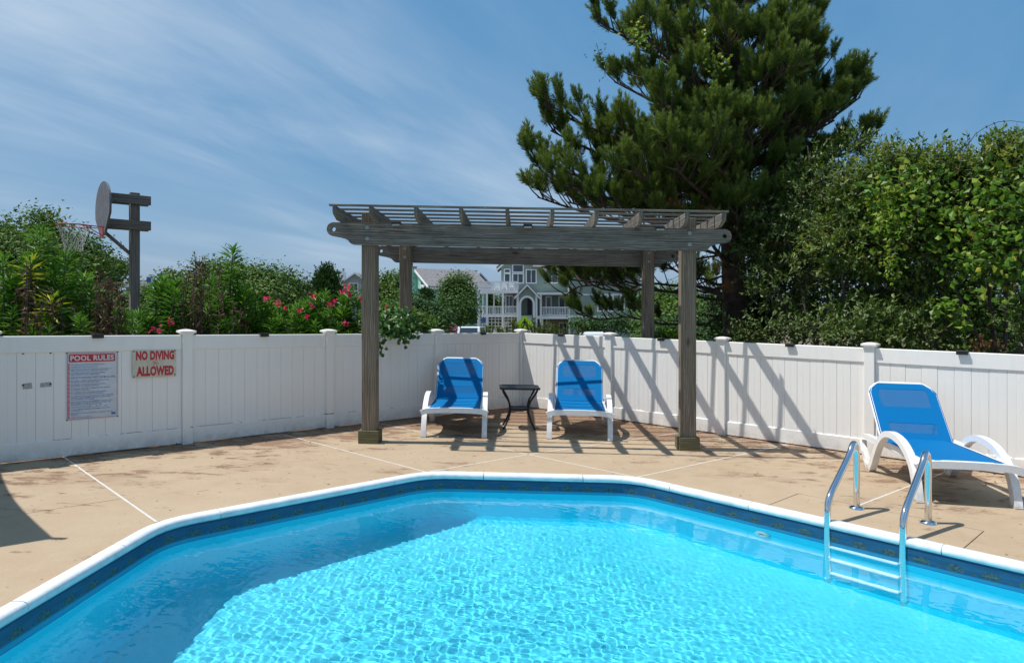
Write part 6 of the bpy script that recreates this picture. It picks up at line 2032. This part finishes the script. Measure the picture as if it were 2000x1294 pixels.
m.add([g1.p(a0, 1.5, pz(559, 112)), g1.p(a1, 1.5, pz(559, 112)), g1.p(a1, 6, pz(546, 112)), g1.p(a0 + 2.2, 6, pz(546, 112)), g1.p(a0, 10, pz(559, 112)), g1.p(a1, 10, pz(559, 112))], [(0, 1, 2, 3), (0, 3, 4), (3, 2, 5, 4), (0, 4, 5, 1)])
m.build('roof', M['roof'], g1.root)
g1.window(px(612, 112) - px(672, 112), px(618, 112) - px(672, 112), 2, pz(566, 112), pz(559.5, 112))
g2 = House('beach_house', 'dark roofed house with a blue grey chimney just right of the hoop post', px(240, 118), 118, 0, 'grey houses on the skyline')
a1 = px(306, 118) - px(240, 118)
g2.box('wall', 'grey_siding', .5, a1 - .5, 0, 9, -1.62, pz(561, 118)); g2.roof('roof_dark', 0, a1, 0, 9, pz(561, 118), pz(546, 118), 'a', .4)
ch = g2.box('chimney', 'trim', px(273.5, 118) - px(240, 118), px(284, 118) - px(240, 118), 2.0, 3.4, pz(560, 118), pz(537.5, 118))
g2.box('chimney_panel', 'blue_plate', px(275, 118) - px(240, 118), px(283, 118) - px(240, 118), 1.93, 1.99, pz(551, 118), pz(540, 118), parent=ch)
g2.box('flue', 'steel', px(276, 118) - px(240, 118), px(279, 118) - px(240, 118), 2.5, 3.0, pz(537.5, 118) + .002, pz(534, 118), parent=ch)
g2.window(1.5, 3.0, 0, pz(570, 118), pz(563, 118)); g2.gable_wall('dormer', 'grey_siding', .3, 2.6, 1.0, 3.0, pz(560, 118), pz(550, 118))

# ------------------------------------------------------------------ street signs and vehicles
def sign_post(root, x, y, z0, z1):
    m = MB(); m.box((x, y + .04, (z0 + z1) / 2), (.07, .05, z1 - z0)); m.build('post', M['steel'], root)
SD = 51.0
x, z = px(884.5, SD), pz(641.5, SD)
ss = empty('stop_sign', (x, SD, -1.6), 'red octagonal stop sign showing above the fence beside the white pickup', 'stop sign')
def octo(r): return [(r * math.cos(rad(22.5 + 45 * k)), r * math.sin(rad(22.5 + 45 * k))) for k in range(8)]
R8 = .40
m = MB(); m.prism([octo(R8)], lambda a, b, t: (x + a, SD + t, z + b), .012); m.build('border', M['letter_white'], ss)
m = MB(); m.prism([octo(R8 * .93)], lambda a, b, t: (x + a, SD - .006 + t, z + b), .004); m.build('face', M['stop_red'], ss)
m = MB(); text_fit(m, 'STOP', -.30, .30, -.125, .135, lambda a, b: (x + a, SD - .010, z + b), .035, 1.05); m.build('stop_lettering', M['letter_white'], ss)
sign_post(ss, x, SD, -1.7, z - .3)
CD = 40.0
x, z = px(1024.5, CD), pz(633, CD)
cs = empty('crossing_sign', (x, CD, -1.6), 'fluorescent yellow green pedestrian crossing sign in front of the arched entry', 'crossing sign')
r = .535
m = MB(); m.prism([[(0, r), (-r, 0), (0, -r), (r, 0)]], lambda a, b, t: (x + a, CD + t, z + b), .012); m.build('face', M['fluor'], cs)
m = MB()
def blob2(pts): m.add([(x + a, CD - .006, z + b) for a, b in pts], [tuple(range(len(pts)))])
blob2([(.02 + .055 * math.cos(6.283 * k / 10), .27 + .055 * math.sin(6.283 * k / 10)) for k in range(10)])
blob2([(-.07, .20), (-.05, -.02), (.06, -.02), (.08, .18), (.02, .22)])
blob2([(-.05, .0), (-.20, -.27), (-.13, -.30), (.02, -.05)]); blob2([(.0, .0), (.11, -.14), (.13, -.32), (.20, -.31), (.17, -.12), (.06, .02)])
blob2([(-.06, .19), (-.17, .06), (-.20, -.04), (-.15, -.05), (-.12, .03), (-.03, .12)]); blob2([(.07, .17), (.15, .05), (.22, .02), (.21, -.03), (.12, .01), (.04, .10)])
m.build('walking_figure_symbol', M['black'], cs)
sign_post(cs, x, CD, -1.7, z - .3)

def vehicle(name, label, cat, x, y, ang, paint, prof, glass_side, length, w=1.85, z0=-1.50, bed=None):
    """prof: side outline (x, z) of the whole body; glass_side: list of window outlines"""
    root = empty(name, (x, y, z0), label, cat, rot=(0, 0, ang))
    m = MB(); m.prism([prof], lambda a, z, t: (a, -w / 2 + t, z), w)
    bevel_mod(m.build('body', M[paint], root, local=True), .05, 3)
    for sg in (-1, 1):
        for g in glass_side:
            m = MB(); m.prism([g], lambda a, z, t: (a, sg * (w / 2 + .004) - .006 + t, z), .012); m.build('side_window', M['glass'], root, local=True)
    for gx in (.19 * length, .80 * length):
        for sg in (-1, 1):
            m = MB(); m.tube([(gx, sg * (w / 2 - .2), .34), (gx, sg * (w / 2 + .02), .34)], .34, 16); wh = m.build('wheel', M['rubber'], root, local=True)
            m = MB(); m.tube([(gx, sg * (w / 2 + .0), .34), (gx, sg * (w / 2 + .035), .34)], .20, 12); m.build('rim', M['steel'], wh, local=True)
    return root
# pickup seen from behind: its rear window faces us
def pickup(x, y, ang):
    prof = [(0, .5), (5.4, .5), (5.4, .95), (5.25, 1.12), (3.9, 1.18), (3.25, 1.80), (2.0, 1.84), (1.78, 1.78), (1.62, 1.18), (0, 1.15)]
    root = vehicle('pickup_truck', 'white pickup truck half hidden behind the fence and the stop sign', 'pickup truck', x, y, ang, 'car_white', prof, [[(2.0, 1.22), (2.75, 1.22), (2.75, 1.72), (2.1, 1.72)], [(2.82, 1.22), (3.72, 1.22), (3.25, 1.72), (2.82, 1.72)]], 5.4, z0=-1.27)
    m = MB(); m.add([(1.615, -.74, 1.24), (1.615, .74, 1.24), (1.755, .70, 1.74), (1.755, -.70, 1.74)], [(0, 1, 2, 3)]); m.build('rear_window', M['glass'], root, local=True)
    for sg in (-1, 1):
        m = MB(); m.box((-.01, sg * .84, .92), (.03, .14, .36)); m.build('tail_light', M['stop_red'], root, local=True)
    m = MB(); m.box((-.08, 0, .52), (.12, 1.8, .18)); m.build('bumper', M['steel'], root, local=True)
pickup(px(905, 52.5), 52.5, rad(80))
vprof = [(0, .45), (4.6, .45), (4.6, .85), (4.4, 1.0), (3.5, 1.1), (2.8, 1.68), (.9, 1.72), (.25, 1.62), (.05, 1.0)]
vehicle('parked_car', 'white parked car with dark windows under the low pine branches', 'car', px(1152, 52), 51, rad(84), 'car_white', vprof, [[(.5, 1.1), (1.5, 1.1), (1.5, 1.6), (.62, 1.58)], [(1.6, 1.1), (3.1, 1.1), (2.7, 1.6), (1.6, 1.6)]], 4.6)
vehicle('parked_car', 'dark red parked car just left of the stop sign', 'car', px(862, 56), 56, rad(2), 'car_dark', vprof, [[(.5, 1.1), (1.5, 1.1), (1.5, 1.6), (.62, 1.58)], [(1.6, 1.1), (3.1, 1.1), (2.7, 1.6), (1.6, 1.6)]], 4.6)
